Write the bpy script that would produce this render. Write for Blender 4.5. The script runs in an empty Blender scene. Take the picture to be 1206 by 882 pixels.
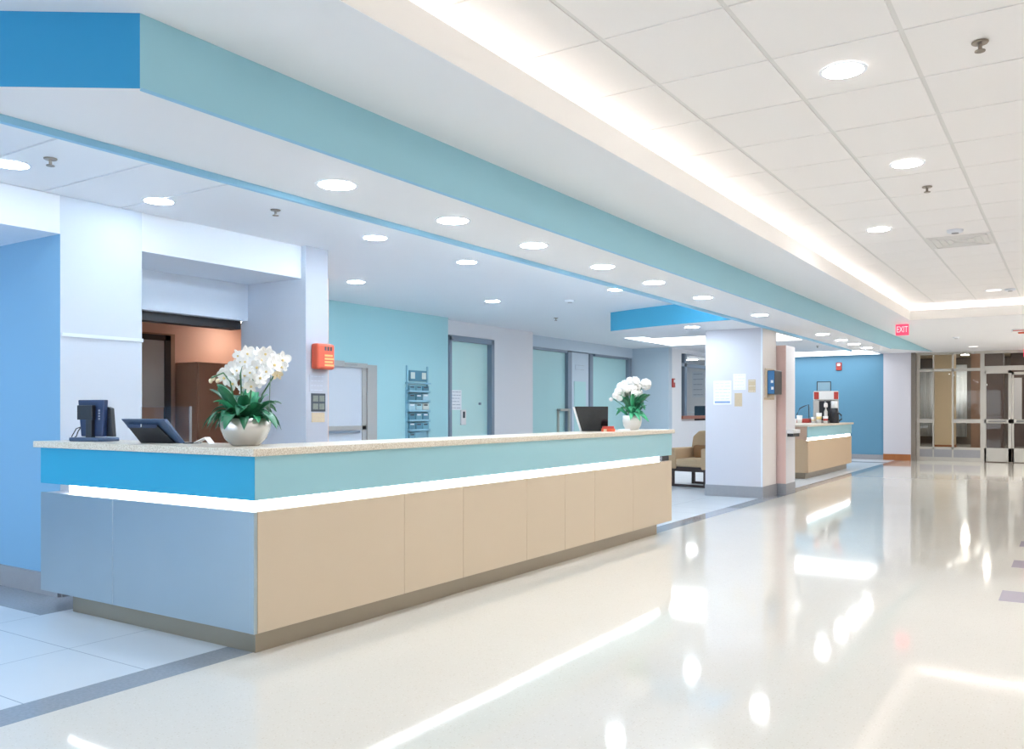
import bpy, math, random
from mathutils import Vector, Matrix
random.seed(7)
SC = bpy.context.scene
COL = SC.collection
R = math.radians

# ------------------------------------------------------------------ materials
def lin(c):
    return tuple((x/255/12.92) if x/255 <= 0.04045 else ((x/255+0.055)/1.055)**2.4 for x in c)

def mat(name, col, rough=0.5, metal=0.0, spec=0.5, emit=None, estr=0.0, noise=0.0, nscale=8.0, alpha=None, trans=0.0, bump=0.0, srgb=True, coat=0.0):
    m = bpy.data.materials.new(name); m.use_nodes = True
    nt = m.node_tree; b = nt.nodes['Principled BSDF']
    c = lin(col) if srgb else col
    b.inputs['Base Color'].default_value = (*c, 1)
    b.inputs['Roughness'].default_value = rough
    b.inputs['Metallic'].default_value = metal
    b.inputs['Specular IOR Level'].default_value = spec
    b.inputs['Coat Weight'].default_value = coat
    if trans: b.inputs['Transmission Weight'].default_value = trans
    if alpha is not None: b.inputs['Alpha'].default_value = alpha
    if emit is not None:
        b.inputs['Emission Color'].default_value = (*emit, 1)
        b.inputs['Emission Strength'].default_value = estr
    if noise or bump:
        tc = nt.nodes.new('ShaderNodeTexCoord')
        n = nt.nodes.new('ShaderNodeTexNoise'); n.inputs['Scale'].default_value = nscale
        n.inputs['Detail'].default_value = 4
        nt.links.new(tc.outputs['Object'], n.inputs['Vector'])
        if noise:
            mx = nt.nodes.new('ShaderNodeMix'); mx.data_type = 'RGBA'
            mx.inputs['A'].default_value = (*[x*(1-noise) for x in c], 1)
            mx.inputs['B'].default_value = (*[min(1, x*(1+noise)) for x in c], 1)
            nt.links.new(n.outputs['Fac'], mx.inputs['Factor'])
            nt.links.new(mx.outputs['Result'], b.inputs['Base Color'])
        if bump:
            bp = nt.nodes.new('ShaderNodeBump'); bp.inputs['Strength'].default_value = bump
            bp.inputs['Distance'].default_value = 0.01
            nt.links.new(n.outputs['Fac'], bp.inputs['Height'])
            nt.links.new(bp.outputs['Normal'], b.inputs['Normal'])
    return m

def emis(name, col, s):
    m = bpy.data.materials.new(name); m.use_nodes = True
    nt = m.node_tree; nt.nodes.clear()
    e = nt.nodes.new('ShaderNodeEmission'); o = nt.nodes.new('ShaderNodeOutputMaterial')
    e.inputs['Color'].default_value = (*col, 1); e.inputs['Strength'].default_value = s
    nt.links.new(e.outputs[0], o.inputs['Surface'])
    return m

def wood(name, c1, c2, scale=3.0, rough=0.45):
    m = mat(name, c1, rough)
    nt = m.node_tree; b = nt.nodes['Principled BSDF']
    tc = nt.nodes.new('ShaderNodeTexCoord'); mp = nt.nodes.new('ShaderNodeMapping')
    mp.inputs['Scale'].default_value = (scale*6, scale*6, scale*0.5)
    n = nt.nodes.new('ShaderNodeTexNoise'); n.inputs['Scale'].default_value = 2; n.inputs['Detail'].default_value = 6
    mx = nt.nodes.new('ShaderNodeMix'); mx.data_type = 'RGBA'
    mx.inputs['A'].default_value = (*lin(c1), 1); mx.inputs['B'].default_value = (*lin(c2), 1)
    nt.links.new(tc.outputs['Object'], mp.inputs['Vector']); nt.links.new(mp.outputs[0], n.inputs['Vector'])
    nt.links.new(n.outputs['Fac'], mx.inputs['Factor']); nt.links.new(mx.outputs['Result'], b.inputs['Base Color'])
    return m

def speckle(name, base, dots, scale, rough):
    m = mat(name, base, rough)
    nt = m.node_tree; b = nt.nodes['Principled BSDF']
    tc = nt.nodes.new('ShaderNodeTexCoord')
    v = nt.nodes.new('ShaderNodeTexNoise'); v.inputs['Scale'].default_value = scale; v.inputs['Detail'].default_value = 3
    cr = nt.nodes.new('ShaderNodeValToRGB')
    cr.color_ramp.elements[0].position = 0.40; cr.color_ramp.elements[0].color = (*lin(dots), 1)
    cr.color_ramp.elements[1].position = 0.56; cr.color_ramp.elements[1].color = (*lin(base), 1)
    nt.links.new(tc.outputs['Object'], v.inputs['Vector']); nt.links.new(v.outputs['Fac'], cr.inputs['Fac'])
    nt.links.new(cr.outputs['Color'], b.inputs['Base Color'])
    return m

def floor_mat():
    m = mat('polished_floor', (230, 226, 214), 0.07)
    nt = m.node_tree; b = nt.nodes['Principled BSDF']; L = nt.links.new
    g = nt.nodes.new('ShaderNodeNewGeometry'); sx = nt.nodes.new('ShaderNodeSeparateXYZ')
    L(g.outputs['Position'], sx.inputs[0])
    def math_(op, a, bb=None):
        n = nt.nodes.new('ShaderNodeMath'); n.operation = op
        for i, x in enumerate((a, bb)):
            if x is None: continue
            if isinstance(x, (int, float)): n.inputs[i].default_value = x
            else: L(x, n.inputs[i])
        return n.outputs[0]
    def mix(f, a, bb):
        n = nt.nodes.new('ShaderNodeMix'); n.data_type = 'RGBA'
        L(f, n.inputs['Factor'])
        for k, x in (('A', a), ('B', bb)):
            if isinstance(x, tuple): n.inputs[k].default_value = (*lin(x), 1)
            else: L(x, n.inputs[k])
        return n.outputs['Result']
    # terrazzo chips
    vor = nt.nodes.new('ShaderNodeTexVoronoi'); vor.inputs['Scale'].default_value = 75
    L(g.outputs['Position'], vor.inputs['Vector'])
    chip = math_('LESS_THAN', vor.outputs['Distance'], 0.28)
    sc = nt.nodes.new('ShaderNodeSeparateColor'); L(vor.outputs['Color'], sc.inputs[0])
    dark = math_('MULTIPLY', chip, math_('LESS_THAN', sc.outputs[0], 0.3))
    lite = math_('MULTIPLY', chip, math_('GREATER_THAN', sc.outputs[0], 0.7))
    nz = nt.nodes.new('ShaderNodeTexNoise'); nz.inputs['Scale'].default_value = 0.8
    L(g.outputs['Position'], nz.inputs['Vector'])
    terr = mix(nz.outputs['Fac'], (216, 211, 201), (223, 219, 211))
    terr = mix(math_('MULTIPLY', dark, 0.35), terr, (190, 178, 156))
    terr = mix(math_('MULTIPLY', lite, 0.3), terr, (240, 238, 230))
    # pale tiles behind the band
    def grid(o, per, w):
        f = math_('FRACT', math_('DIVIDE', math_('ADD', o, 100.0), per))
        return math_('LESS_THAN', f, w/per)
    gr = math_('MAXIMUM', grid(sx.outputs[0], 0.9, 0.006), grid(sx.outputs[1], 0.6, 0.006))
    tile = mix(nz.outputs['Fac'], (212, 220, 228), (222, 229, 236))
    tile = mix(gr, tile, (165, 176, 190))
    nz2 = nt.nodes.new('ShaderNodeTexNoise'); nz2.inputs['Scale'].default_value = 60
    L(g.outputs['Position'], nz2.inputs['Vector'])
    band = mix(nz2.outputs['Fac'], (136, 142, 152), (164, 170, 178))
    in_tile = math_('LESS_THAN', sx.outputs[0], -3.9)
    in_band = math_('MULTIPLY', math_('LESS_THAN', sx.outputs[0], -3.69), math_('GREATER_THAN', sx.outputs[0], -3.9))
    in_band2 = math_('MULTIPLY', math_('MULTIPLY', math_('LESS_THAN', sx.outputs[0], -5.5), math_('GREATER_THAN', sx.outputs[1], 2.93)), math_('LESS_THAN', sx.outputs[1], 3.35))
    in_band3 = math_('MULTIPLY', math_('MULTIPLY', math_('LESS_THAN', sx.outputs[0], -3.69), math_('GREATER_THAN', sx.outputs[1], 23.0)), math_('LESS_THAN', sx.outputs[1], 23.4))
    col = mix(in_tile, terr, tile)
    col = mix(math_('MAXIMUM', math_('MAXIMUM', in_band, in_band3), in_band2), col, band)
    L(col, b.inputs['Base Color'])
    ro = math_('ADD', 0.06, math_('MULTIPLY', in_tile, 0.16))
    L(ro, b.inputs['Roughness'])
    bp = nt.nodes.new('ShaderNodeBump'); bp.inputs['Strength'].default_value = 0.03; bp.inputs['Distance'].default_value = 0.02
    nz3 = nt.nodes.new('ShaderNodeTexNoise'); nz3.inputs['Scale'].default_value = 1.6
    L(g.outputs['Position'], nz3.inputs['Vector']); L(nz3.outputs['Fac'], bp.inputs['Height']); L(bp.outputs['Normal'], b.inputs['Normal'])
    return m

M = {}
M['floor'] = floor_mat()
M['white'] = mat('white_paint', (230, 232, 237), 0.55)
M['column'] = mat('white_column_paint', (206, 212, 222), 0.55)
M['offwhite'] = mat('warm_white_paint', (233, 228, 226), 0.55)
M['palewall'] = mat('pale_blue_white_paint', (226, 234, 245), 0.5)
M['lilac'] = mat('lilac_white_paint', (208, 208, 217), 0.5)
M['greywall'] = mat('pale_grey_paint', (222, 222, 226), 0.5)
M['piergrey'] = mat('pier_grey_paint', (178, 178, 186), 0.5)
M['bluegrey'] = mat('blue_grey_paint', (186, 202, 216), 0.5)
M['bluewall'] = mat('blue_lit_wall', (124, 170, 204), 0.45)  # blue tint of the light put into the wall colour
M['endblue'] = mat('medium_blue_paint', (94, 146, 176), 0.5)
M['teal'] = mat('aqua_wall_paint', (162, 207, 212), 0.3)
M['fascia'] = mat('aqua_fascia_paint', (150, 200, 216), 0.5)
M['fasciashade'] = mat('aqua_fascia_shaded', (34, 142, 196), 0.5)  # same fascia paint, with the diagonal face's shade put into its colour
M['softblue'] = mat('soffit_blue_paint', (76, 172, 208), 0.5)
M['trimblue'] = mat('light_blue_trim', (140, 195, 225), 0.5)
M['tile'] = mat('ceiling_tile_board', (240, 237, 236), 0.8, spec=0.2, noise=0.01, nscale=60)
M['grid'] = mat('ceiling_grid_metal', (222, 220, 218), 0.5)
M['cove'] = mat('cove_white', (250, 248, 245), 0.6)
M['base'] = mat('grey_base_tile', (150, 152, 158), 0.45, noise=0.08, nscale=20)
M['basewood'] = wood('oak_baseboard', (176, 112, 62), (150, 90, 46), 2)
M['aqua'] = mat('aqua_back_painted_glass', (158, 206, 218), 0.25)
M['blueglass'] = mat('blue_end_glass', (50, 158, 198), 0.25)  # bluer version of the desk band colour, for the end face
M['steel'] = mat('brushed_steel_panel', (172, 184, 190), 0.32, metal=0.75, noise=0.03, nscale=3)
M['beige'] = mat('champagne_laminate', (208, 190, 166), 0.42, noise=0.015, nscale=3)
M['beige2'] = mat('tan_laminate', (196, 172, 142), 0.45)
M['pinkbeige'] = mat('pink_beige_laminate', (196, 168, 150), 0.5)
M['seam'] = mat('dark_seam', (120, 108, 94), 0.6)
M['kick'] = mat('brushed_toe_kick', (158, 148, 132), 0.32, metal=0.7)
M['quartz'] = speckle('speckled_quartz', (226, 218, 204), (196, 182, 162), 150, 0.3)
M['led'] = emis('led_white', (0.93, 0.97, 1.0), 6.0)
M['cool'] = emis('cool_lamp', (0.74, 0.88, 1.0), 108.0)
M['bandlamp'] = emis('soffit_lamp', (0.86, 0.94, 1.0), 68.0)
M['neutral'] = emis('neutral_lamp', (1.0, 0.97, 0.94), 75.0)
M['dim'] = emis('dim_lamp', (1.0, 0.97, 0.94), 1.6)
M['coveled'] = emis('warm_cove_led', (1.0, 0.92, 0.85), 15.0)
M['coolfill'] = emis('cool_fill_strip', (0.80, 0.90, 1.0), 80.0)
M['farfill'] = emis('far_fill_lamp', (1.0, 0.94, 0.87), 165.0)
M['officelamp'] = emis('office_lamp', (0.95, 0.98, 1.0), 42.0)
M['vestfill'] = emis('vestibule_fill_lamp', (1.0, 0.93, 0.84), 260.0)
M['coolsoft'] = emis('soft_cool_lamp', (0.76, 0.89, 1.0), 30.0)
M['panel'] = emis('light_panel', (0.93, 0.97, 1.0), 2.6)
M['warmlamp'] = emis('warm_lamp', (1.0, 0.86, 0.76), 60.0)
M['ring'] = mat('lamp_trim_white', (225, 230, 238), 0.4)
M['metal'] = mat('satin_metal', (150, 152, 156), 0.3, metal=0.9)
M['brass'] = mat('sprinkler_metal', (150, 140, 130), 0.35, metal=0.8)
M['alu'] = mat('anodised_frame', (186, 184, 178), 0.35, metal=0.35)
M['frame'] = mat('beige_grey_frame', (176, 172, 168), 0.45)
M['dframe'] = mat('slate_grey_frame', (128, 142, 158), 0.4, metal=0.2)
M['doorgrey'] = mat('pale_grey_door', (204, 208, 216), 0.45)
M['greige'] = mat('dark_greige_post', (128, 122, 114), 0.5)
M['frost'] = mat('frosted_aqua_glass', (196, 230, 226), 0.3)
M['frost2'] = mat('frosted_grey_aqua_glass', (168, 208, 212), 0.3)
def glass(name, tint, fac):
    m = bpy.data.materials.new(name); m.use_nodes = True
    nt = m.node_tree; nt.nodes.clear()
    t = nt.nodes.new('ShaderNodeBsdfTransparent'); t.inputs[0].default_value = (*tint, 1)
    gl = nt.nodes.new('ShaderNodeBsdfGlossy'); gl.inputs['Roughness'].default_value = 0.02
    fr = nt.nodes.new('ShaderNodeFresnel'); fr.inputs['IOR'].default_value = 1.45
    mx = nt.nodes.new('ShaderNodeMixShader'); o = nt.nodes.new('ShaderNodeOutputMaterial')
    ge = nt.nodes.new('ShaderNodeNewGeometry'); sb = nt.nodes.new('ShaderNodeMath'); sb.operation = 'SUBTRACT'; sb.inputs[0].default_value = 1.0
    mu = nt.nodes.new('ShaderNodeMath'); mu.operation = 'MULTIPLY'
    nt.links.new(ge.outputs['Backfacing'], sb.inputs[1]); nt.links.new(sb.outputs[0], mu.inputs[0]); nt.links.new(fr.outputs[0], mu.inputs[1])
    nt.links.new(mu.outputs[0], mx.inputs[0]); nt.links.new(t.outputs[0], mx.inputs[1]); nt.links.new(gl.outputs[0], mx.inputs[2])
    nt.links.new(mx.outputs[0], o.inputs['Surface'])
    return m
M['glass'] = glass('clear_glass', (0.96, 0.98, 0.98), 0)
M['acrylic'] = glass('clear_acrylic', (0.95, 0.96, 0.96), 0)
M['black'] = mat('black_plastic', (30, 34, 42), 0.4)
M['navy'] = mat('dark_navy_plastic', (34, 52, 88), 0.4)
M['navy2'] = mat('slate_navy_plastic', (58, 80, 112), 0.35)
M['screen'] = mat('dark_screen', (20, 24, 30), 0.08)
M['whiteplastic'] = mat('white_plastic', (232, 234, 236), 0.35)
M['paper'] = mat('white_paper', (240, 241, 244), 0.7)
M['ink'] = mat('grey_ink', (150, 156, 170), 0.7)
M['faint'] = mat('faint_ink', (200, 206, 218), 0.7)
M['inkblue'] = mat('blue_ink', (140, 166, 204), 0.7)
M['dark'] = mat('dark_ink', (60, 66, 72), 0.6)
M['tan'] = mat('tan_notice', (198, 178, 148), 0.6, noise=0.1, nscale=60)
M['red'] = mat('red_orange_plastic', (206, 84, 56), 0.4)
M['darkred'] = mat('dark_red_plastic', (168, 60, 52), 0.4)
M['yellowlabel'] = mat('amber_label', (236, 176, 110), 0.6)
M['exit'] = mat('red_lit_sign', (235, 40, 70), 0.4, emit=(1.0, 0.06, 0.13), estr=0.9)
M['exitletter'] = mat('pale_lit_letters', (255, 190, 190), 0.4, emit=(1.0, 0.45, 0.48), estr=0.8)
M['brown'] = mat('dark_brown_panel', (166, 132, 110), 0.45)
M['brown2'] = wood('walnut_panel', (88, 64, 52), (66, 47, 39), 1.5)
M['peach'] = mat('peach_wall_paint', (226, 190, 170), 0.55)
M['officeceil'] = mat('brown_ceiling', (190, 156, 136), 0.6)
M['darkhead'] = mat('dark_bronze', (44, 40, 40), 0.5)
M['greyglass'] = mat('grey_frosted_glass', (176, 172, 166), 0.3)
M['leaf'] = mat('dark_green_leaf', (36, 108, 74), 0.35, noise=0.35, nscale=12)
M['leaf2'] = mat('mid_green_leaf', (52, 150, 104), 0.4, noise=0.3, nscale=14)
M['stem'] = mat('green_stem', (70, 118, 78), 0.5)
M['stick'] = mat('grey_green_stick', (110, 134, 128), 0.5)
M['petal'] = mat('white_petal', (248, 246, 244), 0.5)
M['throat'] = mat('yellow_throat', (232, 206, 140), 0.5)
M['creampetal'] = mat('cream_petal', (238, 222, 190), 0.5)
M['pot'] = mat('silver_ceramic', (208, 205, 202), 0.22, metal=0.6)
M['pot2'] = mat('white_ceramic', (226, 222, 218), 0.3)
M['soil'] = mat('dark_moss', (44, 52, 36), 0.9, noise=0.4, nscale=60)
M['fabric'] = mat('tan_upholstery', (198, 170, 136), 0.8, noise=0.05, nscale=80)
M['cush'] = mat('brown_cushion', (150, 112, 76), 0.8)
M['darkwood'] = mat('dark_wood', (62, 50, 48), 0.5)
M['sillwood'] = wood('red_brown_sill', (172, 112, 90), (150, 92, 72), 2)
M['pink'] = mat('pink_beige_paint', (220, 190, 184), 0.55)
M['screenblue'] = mat('lit_blue_screen', (30, 70, 110), 0.15, emit=(0.05, 0.16, 0.32), estr=0.5)
M['curtain'] = mat('pale_curtain', (232, 236, 238), 0.8)
M['beigecol'] = mat('beige_column_paint', (222, 202, 168), 0.6)
M['inlaypurple'] = mat('mauve_inlay', (176, 168, 182), 0.08)
M['inlaypink'] = mat('rose_inlay', (206, 160, 158), 0.08)
M['vestfloor'] = mat('vestibule_floor', (150, 146, 140), 0.2)
M['vestwall'] = mat('vestibule_wall', (118, 106, 96), 0.6)
M['silver'] = mat('silver_body', (200, 198, 196), 0.35, metal=0.3)
M['cupred'] = mat('cup_red', (180, 60, 52), 0.5)
M['booklet'] = [mat('booklet_a', (170, 205, 214), 0.6), mat('booklet_b', (110, 160, 176), 0.6), mat('booklet_c', (208, 214, 206), 0.6), mat('booklet_d', (86, 134, 152), 0.6)]
M['rack'] = mat('blue_grey_wire', (138, 184, 200), 0.4)
M['orange'] = mat('orange_red_card', (196, 84, 52), 0.5)

# ------------------------------------------------------------------ mesh building
class MB:
    def __init__(s): s.v = []; s.f = []; s.m = []
    def add(s, vs, fs, m=0):
        o = len(s.v); s.v += [tuple(x) for x in vs]
        for i, f in enumerate(fs):
            s.f.append([o+k for k in f]); s.m.append(m if isinstance(m, int) else m[i])
        return s
    def box(s, x0, y0, z0, x1, y1, z1, m=0, fm=None):
        vs = [(x0,y0,z0),(x1,y0,z0),(x1,y1,z0),(x0,y1,z0),(x0,y0,z1),(x1,y0,z1),(x1,y1,z1),(x0,y1,z1)]
        fs = [(0,3,2,1),(4,5,6,7),(0,1,5,4),(1,2,6,5),(2,3,7,6),(3,0,4,7)]   # -z +z -y +x +y -x
        ks = ['-z','+z','-y','+x','+y','-x']
        return s.add(vs, fs, [(fm or {}).get(k, m) for k in ks])
    def prism(s, poly, z0, z1, m=0, side=None, bottom=None, top=None):
        n = len(poly)
        vs = [(x,y,z0) for x,y in poly] + [(x,y,z1) for x,y in poly]
        fs = [tuple(range(n-1,-1,-1)), tuple(range(n,2*n))]
        ms = [m if bottom is None else bottom, m if top is None else top]
        for i in range(n):
            j = (i+1) % n; fs.append((i,j,n+j,n+i)); ms.append(m if side is None else side.get(i, m))
        return s.add(vs, fs, ms)
    def prism_axis(s, poly, a0, a1, axis='y', m=0):
        # poly in the plane across the axis: axis y -> (x,z); axis x -> (y,z)
        def P(p, a): return (p[0],a,p[1]) if axis == 'y' else (a,p[0],p[1])
        n = len(poly)
        vs = [P(p,a0) for p in poly] + [P(p,a1) for p in poly]
        fs = [tuple(range(n-1,-1,-1)), tuple(range(n,2*n))] + [(i,(i+1)%n,n+(i+1)%n,n+i) for i in range(n)]
        return s.add(vs, fs, m)
    def lathe(s, prof, n=24, c=(0,0,0), m=0):
        vs = []; fs = []
        for r, z in prof:
            for k in range(n):
                a = 2*math.pi*k/n; vs.append((c[0]+r*math.cos(a), c[1]+r*math.sin(a), c[2]+z))
        for i in range(len(prof)-1):
            for k in range(n):
                j = (k+1) % n; fs.append((i*n+k, i*n+j, (i+1)*n+j, (i+1)*n+k))
        fs.append(tuple(range(n-1,-1,-1))); L = (len(prof)-1)*n; fs.append(tuple(range(L, L+n)))
        return s.add(vs, fs, m)
    def tube(s, pts, r, n=8, m=0):
        pts = [Vector(p) for p in pts]; vs = []; fs = []
        for i, p in enumerate(pts):
            t = (pts[min(i+1,len(pts)-1)] - pts[max(i-1,0)]).normalized()
            up = Vector((0,0,1)) if abs(t.z) < 0.95 else Vector((1,0,0))
            a = t.cross(up).normalized(); b = t.cross(a).normalized()
            rr = r[i] if isinstance(r, (list,tuple)) else r
            for k in range(n):
                th = 2*math.pi*k/n; vs.append(p + a*rr*math.cos(th) + b*rr*math.sin(th))
        for i in range(len(pts)-1):
            for k in range(n):
                j = (k+1) % n; fs.append((i*n+k, i*n+j, (i+1)*n+j, (i+1)*n+k))
        fs.append(tuple(range(n))); L = (len(pts)-1)*n; fs.append(tuple(range(L+n-1, L-1, -1)))
        return s.add(vs, fs, m)
    def ball(s, c, r, n=12, m=0, sz=1.0):
        k = n//2
        return s.lathe([(max(1e-4, r*math.sin(math.pi*i/k)), -r*sz*math.cos(math.pi*i/k)) for i in range(k+1)], n, c, m)
    def build(s, name, mats, parent=None, bevel=0, smooth=False, loc=None):
        me = bpy.data.meshes.new(name); me.from_pydata(s.v, [], s.f)
        if not isinstance(mats, (list,tuple)): mats = [mats]
        for mm in mats: me.materials.append(mm)
        for p, k in zip(me.polygons, s.m): p.material_index = k
        me.validate()
        o = bpy.data.objects.new(name, me); COL.objects.link(o)
        import bmesh
        bm = bmesh.new(); bm.from_mesh(me); bmesh.ops.recalc_face_normals(bm, faces=bm.faces); bm.to_mesh(me); bm.free()
        if smooth:
            for p in me.polygons: p.use_smooth = True
        if bevel:
            bv = o.modifiers.new('bevel', 'BEVEL'); bv.width = bevel; bv.segments = 2; bv.limit_method = 'ANGLE'
        if parent: o.parent = parent
        if loc: o.location = loc
        return o

def struct(o): o['kind'] = 'structure'; return o
def thing(name, label, cat, loc=(0,0,0), rz=0.0, group=None):
    o = bpy.data.objects.new(name, None); COL.objects.link(o); o.empty_display_size = 0.1
    o.location = loc; o.rotation_euler = (0,0,rz); o['label'] = label; o['category'] = cat
    if group: o['group'] = group
    return o
def tag(o, label, cat, group=None):
    o['label'] = label; o['category'] = cat
    if group: o['group'] = group
    return o
def copy_tree(o, parent=None):
    c = o.copy(); COL.objects.link(c)
    if parent: c.parent = parent
    for ch in list(o.children): copy_tree(ch, c)
    return c
def text_mesh(txt, size, name, m, parent, loc, rot, depth=0.002):
    cu = bpy.data.curves.new(name, 'FONT'); cu.body = txt; cu.size = size; cu.extrude = depth
    cu.align_x = 'CENTER'; cu.align_y = 'CENTER'
    t = bpy.data.objects.new(name+'_src', cu); COL.objects.link(t)
    dg = bpy.context.evaluated_depsgraph_get()
    me = bpy.data.meshes.new_from_object(t.evaluated_get(dg))
    bpy.data.objects.remove(t); me.materials.clear(); me.materials.append(m)
    o = bpy.data.objects.new(name, me); COL.objects.link(o); o.parent = parent
    o.location = loc; o.rotation_euler = rot
    return o

# ------------------------------------------------------------------ camera
F_PX, HOR, CAMH = 1010.0, 484.0, 1.3
yaw = math.atan2(659.0, F_PX)
cam = bpy.data.cameras.new('camera'); co = bpy.data.objects.new('camera', cam); COL.objects.link(co)
co.location = (0, 0, CAMH); co.rotation_euler = (math.pi/2, 0, yaw)
cam.sensor_fit = 'HORIZONTAL'; cam.sensor_width = 36.0; cam.lens = 36.0*F_PX/1206
cam.shift_y = (HOR-441.0)/1206
cam.clip_start = 0.05; cam.clip_end = 200
SC.camera = co

# ------------------------------------------------------------------ setting
ZS, ZC, ZT = 2.54, 2.83, 3.08        # low soffit, ceiling, tray tiles
struct(MB().box(-13, -4, -0.2, 2.6, 25.0, 0.0).build('floor', M['floor']))
# inlaid floor tiles
k = 0
for y in (6.95, 8.45, 9.75):
    mb = MB()
    mb.box(-0.42, y-0.2, 0.0, -0.2, y+0.2, 0.0015, 0); mb.box(-0.2, y-0.2, 0.0, 0.02, y+0.2, 0.0015, 1)
    mb.box(0.02, y-0.2, 0.0, 0.24, y+0.2, 0.0015, 0)
    k += 1; struct(mb.build('trim_%d' % k, [M['inlaypurple'], M['inlaypink']]))

# ceiling slab with the opening for the tiled tray
TX0, TX1, TY0, TY1 = -2.28, 1.0, -2.2, 15.72
mb = MB()
mb.box(-9.4, -4, ZC, -2.62, 25.0, ZC+0.03); mb.box(-2.62, -4, ZC, TX0, 25.0, ZC+0.03)
mb.box(TX0, TY1, ZC, 2.6, 25.0, ZC+0.03); mb.box(TX0, -4, ZC, 2.6, TY0, ZC+0.03); mb.box(TX1, TY0, ZC, 2.6, TY1, ZC+0.03)
struct(mb.build('ceiling', M['white']))
mb = MB()   # cove lip round the tray and the closing walls above it
LZ = 2.985
mb.box(TX0-0.05, TY0-0.05, ZC+0.03, TX0, TY1+0.05, LZ); mb.box(TX1, TY0-0.05, ZC+0.03, TX1+0.05, TY1+0.05, LZ)
mb.box(TX0, TY1, ZC+0.03, TX1, TY1+0.05, LZ); mb.box(TX0, TY0-0.05, ZC+0.03, TX1, TY0, LZ)
for a in ((-2.95, -2.8, -2.9, 16.3), (1.6, -2.8, 1.65, 16.3)): mb.box(a[0], a[1], ZC+0.03, a[2], a[3], ZT+0.05)
mb.box(-2.9, 16.25, ZC+0.03, 1.6, 16.3, ZT+0.05); mb.box(-2.9, -2.8, ZC+0.03, 1.6, -2.75, ZT+0.05)
# skirt that gives the cove face its full height
mb.box(TX0, TY0, ZC-0.003, TX0+0.004, TY1, LZ); mb.box(TX0, TY1-0.004, ZC-0.003, TX1, TY1, LZ); mb.box(TX1-0.004, TY0, ZC-0.003, TX1, TY1, LZ)
struct(mb.build('ceiling_cove', M['cove']))
# tray tiles
mb = MB(); mb.box(-2.9, -2.75, ZT+0.008, 1.6, 16.25, ZT+0.03, 1)
PX_, PY_ = 0.61, 0.675
VENT = None
for i in range(-4, 5):
    x0 = -0.67 + PX_*i
    for j in range(-11, 19):
        y0 = 4.36 + PY_*j
        a0, a1 = max(x0+0.012, -2.9), min(x0+PX_-0.012, 1.6)
        b0, b1 = max(y0+0.006, -2.75), min(y0+PY_-0.006, 16.25)
        if a1-a0 < 0.02 or b1-b0 < 0.02: continue
        if i == -1 and j == 8: VENT = (a0, b0, a1, b1); continue
        mb.box(a0, b0, ZT+0.003, a1, b1, ZT+0.008, 0)
struct(mb.build('ceiling_tray', [M['tile'], M['grid']]))
# cove lamps lying in the trough
def cove_lamp(x0, y0, x1, y1, label, mk='coveled', zz=None):
    t = thing('cove_light', label, 'light', ((x0+x1)/2, (y0+y1)/2, zz or ZC+0.03))
    cx, cy = t.location.x, t.location.y
    MB().box(x0-cx-0.015, y0-cy-0.015, 0, x1-cx+0.015, y1-cy+0.015, 0.02).build('housing', M['ring'], t)
    MB().box(x0-cx, y0-cy, 0.02, x1-cx, y1-cy, 0.03).build('light_strip', M[mk], t)
    if zz:
        for q in range(6):
            yy = y0-cy+0.2+q*(y1-y0-0.4)/5; MB().box(x1-cx+0.0, yy-0.02, 0, x1-cx+0.10, yy+0.02, 0.012).build('bracket', M['ring'], t)
cove_lamp(-2.66, -2.0, -2.61, 15.75, 'long warm cove light hidden behind the lip along the blue fascia side')
cove_lamp(TX1+0.40, -2.0, TX1+0.45, 15.75, 'long warm cove light hidden behind the lip on the far right side')
cove_lamp(-2.2, 15.98, TX1-0.1, 16.03, 'short warm cove light across the far end of the tiled ceiling')

cove_lamp(-3.92, 2.1, -3.87, 11.2, 'added long cool fill light hidden behind the soffit strip over the desk', 'coolfill', 2.70)  # unseen strip added to brighten the ceiling over the desk
# low soffit with the aqua fascia
mb = MB()
poly = [(-3.0, 1.98), (-3.0, 18.4), (-3.74, 18.4), (-3.74, 1.83), (-4.6, 1.2), (-9.3, 1.2), (-9.3, 0.43), (-5.2, 0.43)]
mb.prism(poly, ZS, ZC, 0, {0: 1, 7: 2, 6: 2, 1: 1}, 0, 0)
struct(mb.build('ceiling_soffit', [M['white'], M['fascia'], M['fasciashade']]))
mb = MB(); mb.prism_axis([(18.4, ZS), (24.5, ZC), (18.4, ZC)], -3.74, -3.0, 'x', 0); o = struct(mb.build('ceiling_ramp', [M['white'], M['fascia']]))
for p_ in o.data.polygons:
    if p_.normal.x > 0.9: p_.material_index = 1
struct(MB().box(-3.77, 1.75, ZS-0.032, -3.74, 18.4, ZC, 0).build('trim_4', M['trimblue']))
mb = MB()   # shading line of the fascia's bottom edge, built as a pale bead
mb.box(-3.008, 1.985, ZS-0.006, -2.996, 18.4, ZS+0.004)
struct(mb.build('trim_5', M['trimblue']))
# lower soffit round the pillar with a curved blue front
curve = []
for i in range(13):
    t = i/12; x = -3.77 + (-6.0+3.77)*t; y = 11.40 + 0.6*t**1.6
    curve.append((x, y))
poly = [(-3.77, 13.6)] + curve + [(-6.0, 13.6)]
mb = MB(); mb.prism(poly, ZS, ZC, 0, {i: 1 for i in range(1, 13)}, 0, 0)
struct(mb.build('ceiling_bulkhead', [M['white'], M['softblue']]))
# large tiles of the back ceiling near the desk
mb = MB()
for j in range(-6, 4):
    y0 = 2.03 + 0.575*j
    mb.box(-5.93, y0+0.010, ZC-0.018, -4.66, y0+0.565, ZC)
    mb.box(-4.65, y0+0.010, ZC-0.018, -3.80, y0+0.565, ZC)
struct(mb.build('ceiling_panels', [M['white']]))

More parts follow.
